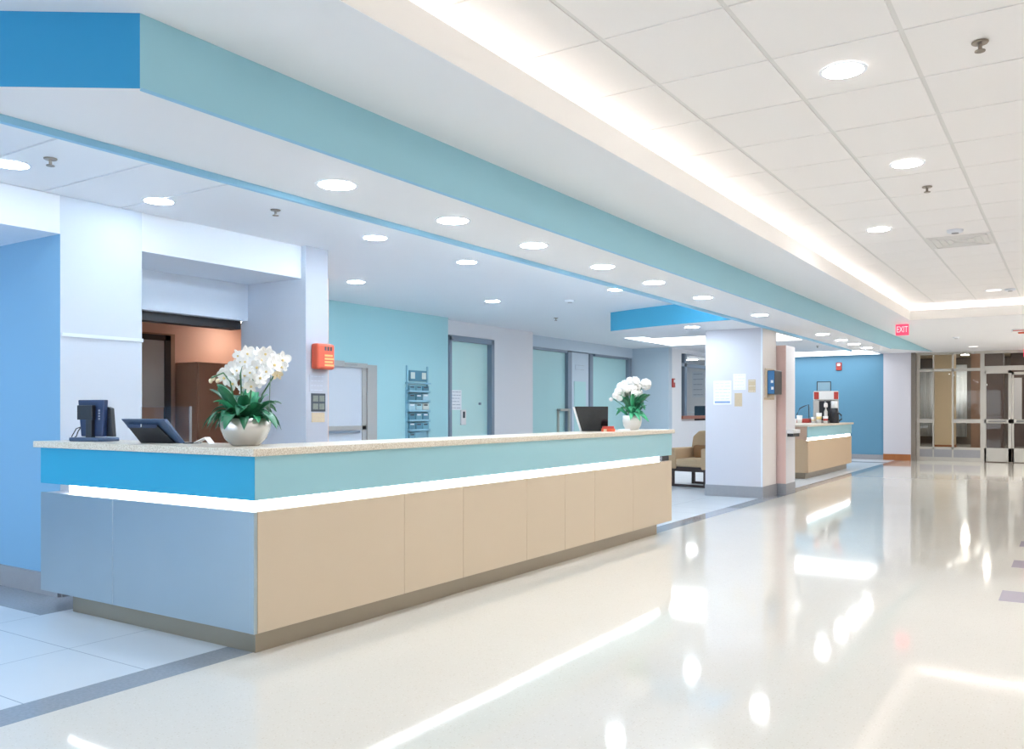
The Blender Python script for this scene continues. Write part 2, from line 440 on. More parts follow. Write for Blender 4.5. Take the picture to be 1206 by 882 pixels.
# ---- left side walls
struct(MB().box(-6.9, 3.3, 0, -5.93, 3.93, ZC-0.019, 0, {'-y': 1}).build('wall_left', [M['column'], M['bluewall']]))
mb = MB(); mb.box(-9.3, -4, ZS, -5.931, 3.3, ZC-0.02, 0, {'-z': 1}); mb.box(-6.73, 3.93, 2.53, -5.99, 5.6, ZC, 0, {'-z': 1})
struct(mb.build('wall_header', [M['white'], M['palewall']]))
struct(MB().box(-9.3, 3.3, 0, -6.9, 3.93, ZS, 0, {'-y': 0}).build('wall_side', M['bluewall']))
struct(MB().box(-6.83, 3.93, 2.18, -6.73, 5.6, ZC).build('wall_alcove', M['palewall']))
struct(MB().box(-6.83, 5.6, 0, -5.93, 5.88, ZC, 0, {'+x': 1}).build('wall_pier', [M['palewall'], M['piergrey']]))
mb = MB(); mb.box(-9.3, 3.275, 0, -5.92, 3.3, 0.15); mb.box(-5.93, 3.3, 0, -5.905, 3.93, 0.15)
struct(mb.build('baseboard_left', M['base']))
struct(MB().box(-5.945, 3.31, 1.825, -5.918, 3.935, 1.85).build('trim_6', M['palewall']))
struct(MB().box(-9.4, -4, 0, -9.3, 3.93, ZC).build('wall_corridor', M['bluewall']))

# ---- office seen through the opening
mb = MB(); mb.box(-8.5, 3.93, 0, -8.3, 7.15, ZC, 0); mb.box(-8.3, 7.02, 0, -7.2, 7.15, ZC); mb.box(-7.3, 6.4, 0, -7.2, 7.02, ZC); mb.box(-7.2, 6.4, 0, -6.83, 6.5, ZC)
mb.box(-6.93, 5.88, 0, -6.83, 6.4, ZC); mb.box(-8.3, 3.93, 0, -6.9, 3.95, ZC)
struct(mb.build('wall_office', M['peach']))
struct(MB().prism([(-8.3, 3.93), (-6.84, 3.93), (-6.84, 6.4), (-7.3, 6.4), (-7.3, 7.02), (-8.3, 7.02)], 2.32, 2.4).build('ceiling_office', M['officeceil']))
struct(MB().box(-6.98, 3.95, 2.10, -6.835, 5.6, 2.24).build('trim_7', M['darkhead']))
d = struct(MB().box(-8.3, 4.6, 0, -8.24, 5.86, 2.14, 0).build('door_1', M['brown']))
MB().box(-8.24, 4.7, 1.34, -8.23, 5.72, 2.06).build('pane', M['greyglass'], d)
mb = MB(); mb.box(-8.24, 5.72, 0, -8.21, 5.79, 2.12); mb.box(-8.24, 4.6, 2.06, -8.21, 5.79, 2.12); mb.build('frame', M['darkhead'], d)
t = thing('office_cabinet', 'tall dark brown cabinet against the peach office wall behind the orchids', 'cabinet', (-8.1, 6.45, 0))
MB().box(-0.18, -0.56, 0.1, 0.2, 0.54, 1.83).build('body', M['brown'], t, bevel=0.004)
MB().box(-0.18, -0.54, 0, 0.16, 0.52, 0.1).build('plinth', M['darkhead'], t)
for y in (-0.55, 0.0):
    dd = MB().box(0.2, y+0.003, 0.12, 0.215, y+0.527, 1.81).build('door', M['brown'], t)
MB().tube([(0.23, -0.05, 0.9), (0.23, -0.05, 1.1)], 0.006).build('handle', M['metal'], t)
t = thing('office_downlight', 'warm recessed lamp in the brown office ceiling above the cabinet', 'light', (-7.95, 6.5, 2.32))
MB().lathe([(0.07, -0.004), (0.07, 0.0)], 20).build('diffuser', M['warmlamp'], t)
mb = MB(); mb.lathe([(0.085, -0.003), (0.085, 0.0)], 20); mb.build('trim_ring', M['ring'], t)

# ---- aqua wall with door
mb = MB()
mb.box(-9.3, 7.15, 0, -8.56, 7.9, ZC); mb.box(-9.3, 7.9, 1.97, -8.56, 9.44, ZC); mb.box(-9.3, 9.44, 0, -8.56, 11.2, ZC); mb.box(-9.3, 7.9, 0, -8.9, 9.44, 1.97)
struct(mb.build('wall_aqua', M['teal']))
d = struct(MB().box(-8.62, 7.95, 0.0, -8.58, 9.26, 1.92).build('door_2', M['doorgrey']))
mb = MB(); mb.box(-8.62, 9.26, 0, -8.535, 9.46, 1.97); mb.box(-8.62, 7.9, 1.92, -8.535, 9.26, 1.985); mb.box(-8.62, 7.88, 0, -8.535, 7.97, 1.97)
mb.build('frame', M['frame'], d, bevel=0.004)
mb = MB(); mb.box(-8.58, 7.97, 1.03, -8.565, 9.26, 1.09); mb.box(-8.58, 9.18, 0, -8.565, 9.26, 1.92); mb.build('rail', M['frame'], d)
mb = MB(); mb.box(-8.58, 8.45, 1.93, -8.50, 8.75, 2.0); mb.tube([(-8.52, 8.75, 1.97), (-8.50, 9.0, 1.96)], 0.012); mb.build('closer', M['frame'], d)
mb = MB(); mb.box(-8.565, 8.0, 0.99, -8.53, 9.1, 1.02); mb.build('handle', M['dframe'], d)

# ---- wall with frosted door
mb = MB()
mb.box(-9.4, 11.2, 0, -8.75, 11.45, ZC); mb.box(-9.4, 11.45, 2.56, -8.75, 12.80, ZC); mb.box(-9.4, 12.80, 0, -8.75, 14.15, ZC); mb.box(-9.4, 11.45, 0, -9.0, 12.8, 2.56)
struct(mb.build('wall_back', M['greywall']))
d = struct(MB().box(-8.86, 11.5, 0.0, -8.82, 12.72, 2.5).build('door_3', M['frost']))
mb = MB(); mb.box(-8.9, 12.70, 0, -8.72, 12.79, 2.56); mb.box(-8.9, 11.45, 2.49, -8.72, 12.79, 2.58); mb.box(-8.9, 11.45, 0, -8.72, 11.52, 2.56); mb.build('frame', M['dframe'], d, bevel=0.004)
MB().prism_axis([(-0.02,-0.02),(0.02,-0.02),(0.02,0.02),(-0.02,0.02)], 0, 0.03, 'x').build('lock', M['dframe'], d, loc=(-8.82, 12.45, 1.43))

def sheet(name, label, cat, origin, ax, w, h, mbase, lines, mline, extra=None):
    """a flat sheet fixed to a wall: ax '+x' faces +X, '-y' faces -Y; its origin is the lower left corner as seen"""
    t = thing(name, label, cat, origin, 0 if ax == '-y' else R(90))
    MB().box(0, -0.004, 0, w, 0, h).build('sheet', mbase, t)
    if lines:
        mb = MB()
        for i in range(lines):
            z = h*(0.9 - 0.8*i/max(1, lines-1)) if lines > 1 else h*0.5
            x = w*0.1
            while x < w*0.85:
                l = random.uniform(0.12, 0.3)*w
                mb.box(x, -0.0055, z-h*0.012, min(x+l, w*0.92), -0.004, z+h*0.012); x += l+w*0.05
        mb.build('lettering', mline, t)
    return t
sheet('door_notice', 'white notice taped to the left of the frosted aqua door', 'sign', (-8.82, 11.54, 1.32), '+x', 0.38, 0.34, M['paper'], 6, M['ink'])
t = thing('card_reader', 'small cream card reader with dark keypad on the frosted aqua door', 'card reader', (-8.82, 11.88, 1.06), R(90))
MB().box(0, -0.03, 0, 0.14, 0, 0.26).build('body', M['offwhite'], t, bevel=0.006)
MB().box(0.045, -0.035, 0.12, 0.10, -0.03, 0.23).build('keypad', M['dark'], t)

# ---- leaflet rack on the aqua wall
t = thing('leaflet_rack', 'tall blue-grey wire leaflet rack on the aqua wall', 'rack', (-8.56, 10.12, 0.80), R(90))
for x in (0.03, 0.53): MB().box(x-0.012, -0.02, 0, x+0.012, 0, 1.2).build('upright', M['rack'], t)
MB().box(0.0, -0.012, 0.02, 0.56, -0.004, 0.86).build('back_panel', M['rack'], t)
for i in range(6):
    z = 0.03 + 0.15*i
    mb = MB(); mb.box(0.02, -0.065, z, 0.54, -0.012, z+0.008); mb.box(0.02, -0.065, z, 0.54, -0.061, z+0.04); mb.box(0.02, -0.065, z, 0.026, -0.012, z+0.04); mb.box(0.534, -0.065, z, 0.54, -0.012, z+0.04)
    mb.build('pocket', M['rack'], t)
MB().box(0.0, -0.06, 0.92, 0.56, 0, 0.945).build('top_shelf', M['rack'], t)
ROWS = ['bottom', 'second', 'third', 'fourth', 'fifth', 'top']
COLS = ['left', 'middle', 'right']
rr = random.Random(3)
for i in range(6):
    for j in range(3):
        if (i, j) in ((0, 1), (0, 2)): continue
        y = 10.12+0.05+0.165*j; z = 0.80+0.03+0.15*i+0.009
        mb = MB(); hh = rr.uniform(0.115, 0.135) if i < 5 else 0.10
        mb.box(-8.56+0.02, y, z, -8.56+0.045, y+0.145, z+hh, 0); mb.box(-8.515, y+0.02, z+hh*0.72, -8.513, y+0.11, z+hh*0.88, 1)
        o = mb.build('leaflet', [rr.choice(M['booklet']), rr.choice([M['paper'], M['dark']])])
        tag(o, '%s leaflet in the %s row of the blue wire rack' % (COLS[j], ROWS[i]), 'leaflet', 'leaflets in the wall rack')
mb = MB(); mb.box(-8.555, 10.2, 1.765, -8.54, 10.62, 1.93, 0); mb.box(-8.539, 10.23, 1.80, -8.537, 10.33, 1.90, 1); mb.box(-8.539, 10.5, 1.80, -8.537, 10.6, 1.90, 1)
tag(mb.build('rack_header_card', [M['booklet'][3], M['booklet'][2]]), 'blue header card standing on the shelf above the leaflet rack', 'card')

# ---- recess with two sliding frosted panels
mb = MB(); mb.box(-9.4, 14.15, 0, -9.2, 19.3, ZC); mb.box(-9.2, 14.15, 2.6, -9.05, 19.3, ZC)
struct(mb.build('wall_recess', M['bluegrey']))
def sliding(n, y0, y1):
    d = struct(MB().box(-9.18, y0, 0, -9.14, y1, 2.57).build('door_%d' % n, M['frost2']))
    mb = MB(); mb.box(-9.18, y1-0.02, 0, -9.06, y1+0.14, 2.58); mb.box(-9.18, y0, 2.55, -9.08, y1, 2.6); mb.build('frame', M['dframe'], d)
    return d
d4 = sliding(4, 14.2, 16.12)
mb = MB(); mb.box(-9.14, 15.75, 0.3, -9.10, 15.79, 1.33); mb.box(-9.14, 15.75, 1.30, -9.04, 16.1, 1.35); mb.box(-9.06, 16.08, 0.3, -9.02, 16.12, 1.35); mb.build('handle', M['alu'], d4)
d5 = sliding(5, 17.38, 19.12)
struct(MB().box(-9.2, 16.26, 0, -9.1, 17.1, 2.58).build('wall_mullion', M['bluegrey']))
mb = MB(); mb.box(-9.2, 17.1, 0, -9.06, 17.24, 2.58); struct(mb.build('trim_8', M['dframe']))
struct(MB().box(-9.1, 16.42, 0, -9.09, 16.95, 1.95).build('window_1', M['frost2']))
sheet('room_sign', 'dark lettered room sign between the two frosted sliding doors', 'sign', (-9.09, 16.47, 2.2), '+x', 0.42, 0.12, M['bluegrey'], 2, M['dark'])

# ---- blue-grey return wall, white face and office window
struct(MB().box(-9.4, 19.3, 0, -8.1, 19.5, ZC).build('wall_return', M['bluegrey']))
mb = MB(); mb.box(-8.3, 19.5, 0, -8.1, 20.1, ZC); mb.box(-8.3, 20.1, 0, -8.1, 24.6, 1.05); mb.box(-8.3, 20.1, 2.74, -8.1, 24.6, ZC); mb.box(-8.3, 24.3, 1.05, -8.1, 24.6, 2.74)
struct(mb.build('wall_white', M['white']))
w = struct(MB().box(-8.3, 20.12, 1.10, -8.06, 24.3, 1.18).build('window_2', M['sillwood']))
mb = MB(); mb.box(-8.24, 20.12, 1.15, -8.14, 20.2, 2.74); mb.box(-8.24, 20.42, 1.15, -8.14, 20.56, 2.74); mb.box(-8.24, 20.12, 2.42, -8.14, 24.3, 2.5)
mb.box(-8.24, 22.4, 1.15, -8.14, 22.5, 2.74); mb.build('frame', M['dframe'], w)
MB().box(-8.2, 20.12, 1.15, -8.19, 24.3, 2.74).build('pane', M['glass'], w)
mb = MB(); mb.box(-13, 27.0, 0, -8.3, 27.1, 3.0); mb.box(-13.1, 19.5, 0, -13, 27.1, 3.0); mb.box(-13, 19.4, 0, -9.4, 19.5, 3.0); mb.box(-8.3, 24.6, 0, -8.2, 27.0, 3.0)
struct(mb.build('wall_inner_office', M['offwhite']))
struct(MB().box(-13.1, 19.4, 2.85, -8.3, 27.1, 2.95).build('ceiling_inner_office', M['white']))
struct(MB().box(-13.1, 24.98, -0.2, -8.2, 27.1, -0.001).build('floor_inner_office', M['vestfloor']))
t = thing('office_ceiling_lamp', 'bright strip lamp on the ceiling of the glazed office', 'light', (-9.9, 24.2, 2.85))
MB().box(-0.65, -0.1, -0.03, 0.65, 0.1, 0).build('housing', M['ring'], t)
MB().box(-0.62, -0.08, -0.035, 0.62, 0.08, -0.03).build('diffuser', M['officelamp'], t)
t = thing('office_table', 'white table behind the office window above the wooden sill', 'table', (-9.7, 24.2, 0))
MB().box(-0.6, -0.4, 1.24, 0.45, 0.4, 1.28).build('tabletop', M['whiteplastic'], t, bevel=0.005)
for x, y in ((-0.5, -0.3), (-0.15, -0.3), (-0.5, 0.3), (0.35, 0.3)): MB().tube([(x, y, 0), (x, y, 1.24)], 0.03).build('leg', M['metal'], t)
t = thing('office_chair', 'dark chair at the right of the table behind the office window', 'chair', (-8.95, 23.6, 0))
MB().box(-0.25, -0.25, 0.85, 0.25, 0.25, 0.92).build('seat', M['black'], t, bevel=0.02)
MB().box(-0.25, 0.2, 0.92, 0.25, 0.26, 1.45).build('backrest', M['black'], t, bevel=0.02)
MB().tube([(0, 0, 0.03), (0, 0, 0.85)], 0.03).build('post', M['metal'], t)
mb = MB(); mb.box(-0.25, -0.03, 0, 0.25, 0.03, 0.04); mb.box(-0.03, -0.25, 0, 0.03, 0.25, 0.04); mb.build('base', M['black'], t)
sheet('office_poster', 'pale framed poster on the far wall of the glazed office', 'poster', (-10.5, 27.0, 1.75), '-y', 0.42, 0.85, M['greywall'], 5, M['ink'])

# ---- pillar and pink partition
struct(MB().box(-4.73, 12.71, 0, -3.85, 13.43, ZS, 0, {'+x': 1}).build('wall_pillar', [M['lilac'], M['offwhite']]))
mb = MB(); mb.box(-4.735, 12.70, 0, -3.84, 13.44, 0.17); struct(mb.build('baseboard_pillar', M['base']))
struct(MB().box(-3.868, 12.704, 0.17, -3.846, 12.72, ZS).build('trim_9', M['palewall']))
struct(MB().box(-4.2, 13.46, 0, -3.71, 13.98, 2.32, 0, {'+x': 1}).build('wall_partition', [M['pink'], M['greywall']]))
struct(MB().box(-4.205, 13.455, 0, -3.705, 13.985, 0.17).build('baseboard_partition', M['base']))

t = thing('wall_ledge', 'small white ledge with dark underside on the side of the pink partition', 'ledge', (-3.71, 13.72, 0.90))
MB().box(0, -0.2, 0.05, 0.1, 0.2, 0.11).build('top', M['whiteplastic'], t, bevel=0.005)
MB().box(0, -0.18, 0.0, 0.09, 0.18, 0.05).build('underside', M['black'], t)
def pillar_sheet(name, label, x, z, w, h, mb_, ln, ml): return sheet(name, label, 'notice', (x, 12.71, z), '-y', w, h, mb_, ln, ml)
t = pillar_sheet('notice_sign', 'white printed notice with a blue bottom line, leftmost on the pillar', -4.60, 1.40, 0.28, 0.36, M['paper'], 7, M['faint'])
MB().box(0.02, -0.006, 0.02, 0.26, -0.004, 0.05).build('blue_line', M['inkblue'], t)
pillar_sheet('notice_sign', 'faint blank white sheet high on the pillar between the printed notice and tan cards', -4.29, 1.62, 0.19, 0.24, M['paper'], 5, M['faint'])
pillar_sheet('notice_sign', 'tan card in the middle of the pillar, the lower of two', -4.27, 1.37, 0.115, 0.2, M['tan'], 5, M['pinkbeige'])
pillar_sheet('notice_sign', 'tan card near the right edge of the pillar, the higher of two', -4.06, 1.58, 0.11, 0.19, M['tan'], 3, M['paper'])
t = thing('wall_monitor', 'small lit blue touch screen in a beige mount on the side of the pillar', 'screen', (-3.85, 12.98, 1.52))
MB().box(0, -0.15, -0.02, 0.03, 0.25, 0.42).build('mount', M['beige'], t, bevel=0.006)
MB().box(0.03, -0.12, 0.03, 0.14, 0.26, 0.39).build('body', M['black'], t, bevel=0.008)
MB().box(0.04, -0.127, 0.04, 0.135, -0.12, 0.38).build('screen', M['screenblue'], t)
mb = MB(); mb.box(0.09, -0.13, 0.10, 0.125, -0.127, 0.14); mb.box(0.085, -0.13, 0.20, 0.12, -0.127, 0.24); mb.build('picture', M['paper'], t)
MB().box(0.0, -0.17, -0.05, 0.1, 0.0, -0.02).build('tray', M['beige2'], t)

# ---- end wall
struct(MB().box(-8.1, 24.6, 0, -4.2, 24.8, ZC).build('wall_end_blue', M['endblue']))
struct(MB().box(-4.2, 24.55, 0, -3.53, 24.8, ZC).build('wall_end_white', M['lilac']))
struct(MB().box(-8.1, 24.57, 0, -4.2, 24.6, 0.13).build('baseboard_end_blue', M['base']))
struct(MB().box(-4.2, 24.52, 0, -3.53, 24.55, 0.16).build('baseboard_end_white', M['basewood']))
struct(MB().box(-3.53, 24.6, 0, -3.43, 25.0, ZC).build('wall_end_post', M['greige']))
struct(MB().box(2.4, -4, 0, 2.6, 25.0, ZC).build('wall_right', M['offwhite']))
mb = MB(); mb.box(-9.4, -4.1, 0, -9.0, -4, ZC); mb.box(-3.2, -4.1, 0, 2.6, -4, ZC); mb.box(-9.0, -4.1, 0, -3.2, -4, 0.25); mb.box(-9.0, -4.1, 2.5, -3.2, -4, ZC)
struct(mb.build('wall_rear', M['offwhite']))
mb = MB()
for i in range(6):
    x = -9.0+5.8*i/5; mb.box(max(-9.0, x-0.03), -4.09, 0.25, min(-3.2, x+0.03), -4.01, 2.5)
mb.box(-9.0, -4.09, 0.25, -3.2, -4.01, 0.31); mb.box(-9.0, -4.09, 2.44, -3.2, -4.01, 2.5); mb.box(-9.0, -4.09, 1.05, -3.2, -4.01, 1.1)
w = struct(mb.build('added_window', M['alu']))  # unseen window, added to bring cool daylight onto the left side
MB().box(-9.0, -4.06, 0.28, -3.2, -4.05, 2.47).build('pane', M['glass'], w)
struct(MB().box(2.37, -4, 0, 2.4, 24.8, 0.15).build('baseboard_right', M['base']))

# ---- storefront
YF = 24.85
def bars(lst, name, m, parent=None, d=0.1):
    mb = MB()
    for x0, z0, x1, z1 in lst: mb.box(x0, YF, z0, x1, YF+d, z1)
    return mb.build(name, m, parent)
w = struct(bars([(-3.43, 0, -3.36, ZC), (-1.95, 0, -1.86, ZC), (-3.36, 2.33, -1.95, 2.40), (-3.36, 2.77, -1.95, ZC), (-3.36, 0, -1.95, 0.10), (-3.36, 0.30, -1.95, 0.36),
         (-3.36, 0.99, -3.04, 1.09), (-2.57, 0.99, -1.95, 1.09), (-3.05, 0.10, -3.02, 2.8), (-2.60, 0.10, -2.56, 2.8)], 'window_3', M['alu']))
MB().box(-3.36, YF+0.04, 0.36, -1.95, YF+0.05, 2.77).build('pane', M['glass'], w)
bars([(-3.36, 0.10, -3.05, 0.30), (-3.02, 0.10, -2.60, 0.30), (-2.56, 0.10, -1.95, 0.30)], 'kick_panel', M['base'], w, 0.06)
w = struct(bars([(-1.86, 2.32, 2.4, 2.44), (-1.86, 2.76, 2.4, ZC), (0.62, 0, 0.70, 2.76), (2.32, 0, 2.4, 2.76), (0.70, 0, 2.32, 0.10), (0.70, 0.99, 2.32, 1.09)], 'window_4', M['alu']))
mb = MB(); mb.box(-1.86, YF+0.04, 2.44, 2.4, YF+0.05, 2.76); mb.box(0.7, YF+0.04, 0.1, 2.32, YF+0.05, 2.32); mb.build('pane', M['glass'], w)
def leaf(n, x0, x1, top, st=0.07):
    d = struct(bars([(x0, 0.02, x0+st*0.6, top), (x1-st, 0.02, x1, top), (x0, top-0.07, x1, top), (x0, 0.99, x1, 1.09), (x0, 0.02, x1, 0.36)], 'door_%d' % n, M['alu'], None, 0.06))
    MB().box(x0+0.03, YF+0.025, 0.36, x1-st, YF+0.035, top-0.07).build('pane', M['glass'], d)
    MB().tube([(x0+0.1, YF-0.05, 1.04), (x1-0.12, YF-0.05, 1.04)], 0.018).build('push_bar', M['metal'], d)
    return d
leaf(6, -1.86, -1.26, 2.32); leaf(7, -1.25, -0.32, 2.28); leaf(8, -0.31, 0.61, 2.28)

# ---- vestibule behind the glass
struct(MB().box(-8, 25.0, -0.2, 5, 38.2, -0.002).build('floor_vestibule', M['vestfloor']))
struct(MB().box(-8, 25.0, 3.4, 5, 38.2, 3.5).build('ceiling_vestibule', M['beigecol']))
mb = MB(); mb.box(-8, 38, 0, 5, 38.2, 3.4); mb.box(-8.1, 25, 0, -8, 38, 3.4); mb.box(5, 25, 0, 5.1, 38, 3.4); mb.box(-8, 24.95, 2.9, 5, 25.0, 3.4); mb.box(-8, 24.95, 0, -3.55, 25.0, 2.9); mb.box(2.45, 24.95, 0, 5, 25, 2.9)
struct(mb.build('wall_vestibule', M['vestwall']))
struct(MB().box(-4.02, 33, 0, -3.38, 33.6, 3.4).build('wall_beige_column', M['beigecol']))
struct(MB().box(-4.03, 32.97, 0, -3.37, 33.61, 0.13).build('baseboard_beige_column', M['basewood']))
struct(MB().box(-2.42, 32, 0, -1.85, 32.4, 3.4).build('wall_walnut', M['brown2']))
struct(MB().box(-3.0, 34.5, 0, -2.5, 34.7, 3.4).build('wall_dark', M['brown']))
struct(MB().box(-1.85, 36.0, 0, 4, 36.2, 3.4).build('wall_brown_far', M['brown2']))
d = struct(MB().box(-1.25, 35.94, 0, -0.2, 36.0, 2.6).build('door_9', M['brown']))
bm_ = MB(); bm_.box(-1.33, 35.9, 0, -1.25, 36, 2.68); bm_.box(-0.2, 35.9, 0, -0.12, 36, 2.68); bm_.box(-1.25, 35.9, 2.6, -0.2, 36, 2.68); bm_.build('frame', M['beigecol'], d)
struct(MB().box(-1.9, 35.9, 1.0, -1.5, 35.98, 2.5).build('window_5', M['greywall']))
def curtain(x0, x1, y, z0, z1, label):
    n = 40; vs = []; fs = []
    for i in range(n+1):
        x = x0 + (x1-x0)*i/n; yy = y + 0.05*math.sin(i*1.9)
        vs += [(x, yy, z0), (x, yy, z1), (x, yy+0.02, z1), (x, yy+0.02, z0)]
    for i in range(n):
        a = i*4; b = a+4
        for q in range(4): fs.append((a+q, b+q, b+(q+1) % 4, a+(q+1) % 4))
    mb = MB().add(vs, fs); tag(mb.build('curtain', M['curtain'], smooth=True), label, 'curtain')
curtain(-5.35, -4.5, 37.7, 0.3, 3.0, 'pale curtain on the far wall left of the beige column behind the glass')
curtain(-3.95, -3.40, 37.5, 0.3, 3.1, 'pale curtain on the far wall right of the beige column behind the glass')
mb = MB(); pts = [(-3.15+0.5*math.sin(t*0.16), 28.5+0.55*t, 3.385) for t in range(13)]
mb.tube(pts, 0.025); tag(mb.build('curved_ceiling_lamp', emis('curve_lamp', (1, 0.95, 0.88), 4.0)), 'thin curved strip lamp on the ceiling behind the entrance glass', 'light')
for i, (x, y) in enumerate(((-4.6, 29.0), (-0.5, 28.5), (-3.3, 35.8), (-0.9, 34.0), (-2.2, 29.5))):  # round lamps added to brighten the vestibule
    t = thing('vestibule_fill_lamp', ['round lamp on the vestibule ceiling nearest the beige column\'s left side', 'added round lamp on the vestibule ceiling over the double doors', 'added round lamp on the vestibule ceiling by the far curtains', 'added round lamp on the vestibule ceiling before the far brown door', 'added round lamp on the vestibule ceiling before the walnut panel'][i], 'light', (x, y, 3.4))
    MB().lathe([(0.12, -0.02), (0.12, -0.015)], 20).build('diffuser', M['vestfill'], t)
    MB().lathe([(0.15, -0.015), (0.15, 0)], 20).build('trim_ring', M['ring'], t)

# ------------------------------------------------------------------ lamps and ceiling fittings
def make_down(m):
    t = thing('downlight', '', 'light')
    MB().lathe([(0.098, -0.006), (0.100, -0.004), (0.100, -0.001)], 32).build('diffuser', m, t)
    mb = MB(); n = 32; vs = []; fs = []
    for r, z in ((0.100, -0.0045), (0.118, -0.003), (0.118, 0.0), (0.100, 0.0)):
        for k in range(n): vs.append((r*math.cos(2*math.pi*k/n), r*math.sin(2*math.pi*k/n), z))
    for i in range(4):
        for k in range(n): fs.append((i*n+k, i*n+(k+1) % n, ((i+1) % 4)*n+(k+1) % n, ((i+1) % 4)*n+k))
    mb.add(vs, fs); mb.build('trim_ring', M['ring'], t)
    return t
def place(proto, first, loc, label, group):
    o = proto if first else copy_tree(proto)
    o.location = loc; o['label'] = label; o['group'] = group
    return o
ORD = ['nearest', 'second', 'third', 'fourth', 'fifth', 'sixth', 'seventh', 'eighth', 'ninth', 'tenth', 'eleventh']
p = make_down(M['bandlamp'])
for i, y in enumerate((3.41, 4.46, 5.46, 6.59, 7.67, 8.98, 11.02, 14.34, 15.69, 16.74, 17.9)):
    place(p, i == 0, (-3.37, y, ZS), 'round downlight in the soffit strip above the desk front, %s' % (ORD[i] + ' in the row' if i else 'nearest the corner'), 'downlights in the soffit strip')
p = make_down(M['cool']); psoft = make_down(M['coolsoft'])
inner = [((-5.44, 2.72), 'round ceiling light at the left edge above the blue wall'), ((-5.5, 3.78), 'round ceiling light beside the top of the white column'),
         ((-5.15, 5.68), 'round ceiling light in front of the narrow pier'), ((-5.2, 7.12), 'round ceiling light behind the soffit strip, second past the narrow pier'),
         ((-7.1, 7.5), 'round ceiling light just right of the pier top, near the aqua wall'), ((-6.75, 9.85), 'round ceiling light above the end of the aqua wall'),
         ((-4.8, 9.75), 'small round ceiling light close to the blue curved bulkhead')]
for i, ((x, y), lb) in enumerate(inner):
    near = x > -5.98 and y < 4.3
    place(psoft if near else p, i in (0, 2), (x, y, ZC-(0.018 if near else 0)), lb, 'ceiling lights over the desk')
for i, (x, y, lb) in enumerate(((-4.6, -0.6, 'off to the left by the corridor, nearer'), (-5.4, -0.6, 'off to the left by the corridor, farther'), (-4.6, -2.4, 'behind the viewer on the left, nearer'), (-5.4, -2.4, 'behind the viewer on the left, farther'))):
    place(p, False, (x, y, ZC-(0.018 if y > -1.4 else 0)), 'added round fill light ' + lb, 'ceiling lights over the desk')  # unseen lamps added to brighten the left side
for i, (x, y) in enumerate(((-7.2, 1.9), (-7.2, -1.2))):
    place(p, False, (x, y, ZS), 'added round fill light in the low corridor ceiling, %s to the blue wall' % ('closer', 'farther')[i], 'ceiling lights over the desk')  # two more unseen lamps, added as fill for the corridor
place(p, False, (-4.69, 12.05, ZS), 'round light under the blue curved bulkhead by the pillar top', 'ceiling lights over the desk')
p = make_down(M['neutral'])
for i, (x, y, lb) in enumerate(((-1.0, 4.70, 'nearest'), (-0.99, 6.72, 'second nearest'), (-1.58, 9.0, 'third'))):
    place(p, i == 0, (x, y, ZT), 'round recessed light in the white tiled ceiling, %s to the viewer' % lb, 'downlights in the tiled ceiling')
for i, (x, y, lb) in enumerate(((-1.0, -0.5, 'behind the viewer'), (0.25, 2.0, 'over the viewer'), (0.25, 6.7, 'off to the right'), (0.25, 10.8, 'off to the right, farther'))):
    place(p, False, (x, y, ZT), 'added round fill light in the white tiled ceiling, %s' % lb, 'downlights in the tiled ceiling')  # out-of-view lamps added to the tile grid for fill
for i, y in enumerate((-1.5, 0.5, 2.5, 4.5, 6.5, 8.5, 10.5, 12.5, 14.5, 16.8, 19.2)):
    place(p, False, (1.75, y, ZC), 'added round fill light in the right-hand soffit, %s along the right wall' % ORD[i], 'added fill lights along the right wall')  # unseen row added to light the fascia and desk front
for i, x in enumerate((-2.0, -0.6, 0.8)):
    place(p, False, (x, -3.1, ZC), 'added round fill light behind the viewer, %s from the left' % ['first', 'second', 'third'][i], 'added fill lights behind the viewer')  # added behind the camera as fill light
p = make_down(M['farfill'])
for i, (x, y) in enumerate(((-0.25, 17.6), (-0.2, 20.2), (0.2, 22.6), (1.4, 22.6), (0.1, 18.9), (0.1, 21.4), (1.2, 20.6), (1.2, 17.6))):
    place(p, i == 0, (x, y, ZC), 'added round fill light in the low ceiling before the glass doors, %s off to the right' % ORD[i], 'added fill lights before the glass doors')  # out-of-view lamps added to lift the far floor and walls
p = make_down(M['dim'])
place(p, True, (-0.96, 14.45, ZT), 'round dim light at the far end of the tiled ceiling', 'dim lights')
place(p, False, (-1.95, 23.0, ZC), 'round dim light in the low ceiling before the entrance glass', 'dim lights')

def make_sprinkler(): 
    t = thing('ceiling_sprinkler', '', 'sprinkler')
    MB().lathe([(0.034, -0.008), (0.038, -0.004), (0.038, 0)], 20).build('escutcheon', M['brass'], t)
    MB().tube([(0, 0, -0.008), (0, 0, -0.04)], 0.009).build('stem', M['brass'], t)
    MB().lathe([(0.024, -0.046), (0.024, -0.041)], 12).build('deflector', M['brass'], t)
    return t
p = make_sprinkler()
for i, (x, y, z, lb) in enumerate(((-0.37, 4.70, ZT, 'metal sprinkler head in the tiled ceiling, nearest the upper right corner'), (-0.96, 7.5, ZT, 'metal sprinkler head in the tiled ceiling just past the second light'),
        (-5.12, 2.79, ZC-0.018, 'sprinkler head in the pale ceiling over the left column'), (-5.07, 4.48, ZC, 'sprinkler head in the pale ceiling between column and pier'),
        (-7.1, 12.2, ZC, 'dark sprinkler head in the pale ceiling left of the curved blue bulkhead'), (-5.0, 20.8, ZC, 'tiny sprinkler head in the ceiling between pillar and coffee kiosk'))):
    place(p, i == 0, (x, y, z), lb, 'ceiling sprinklers')
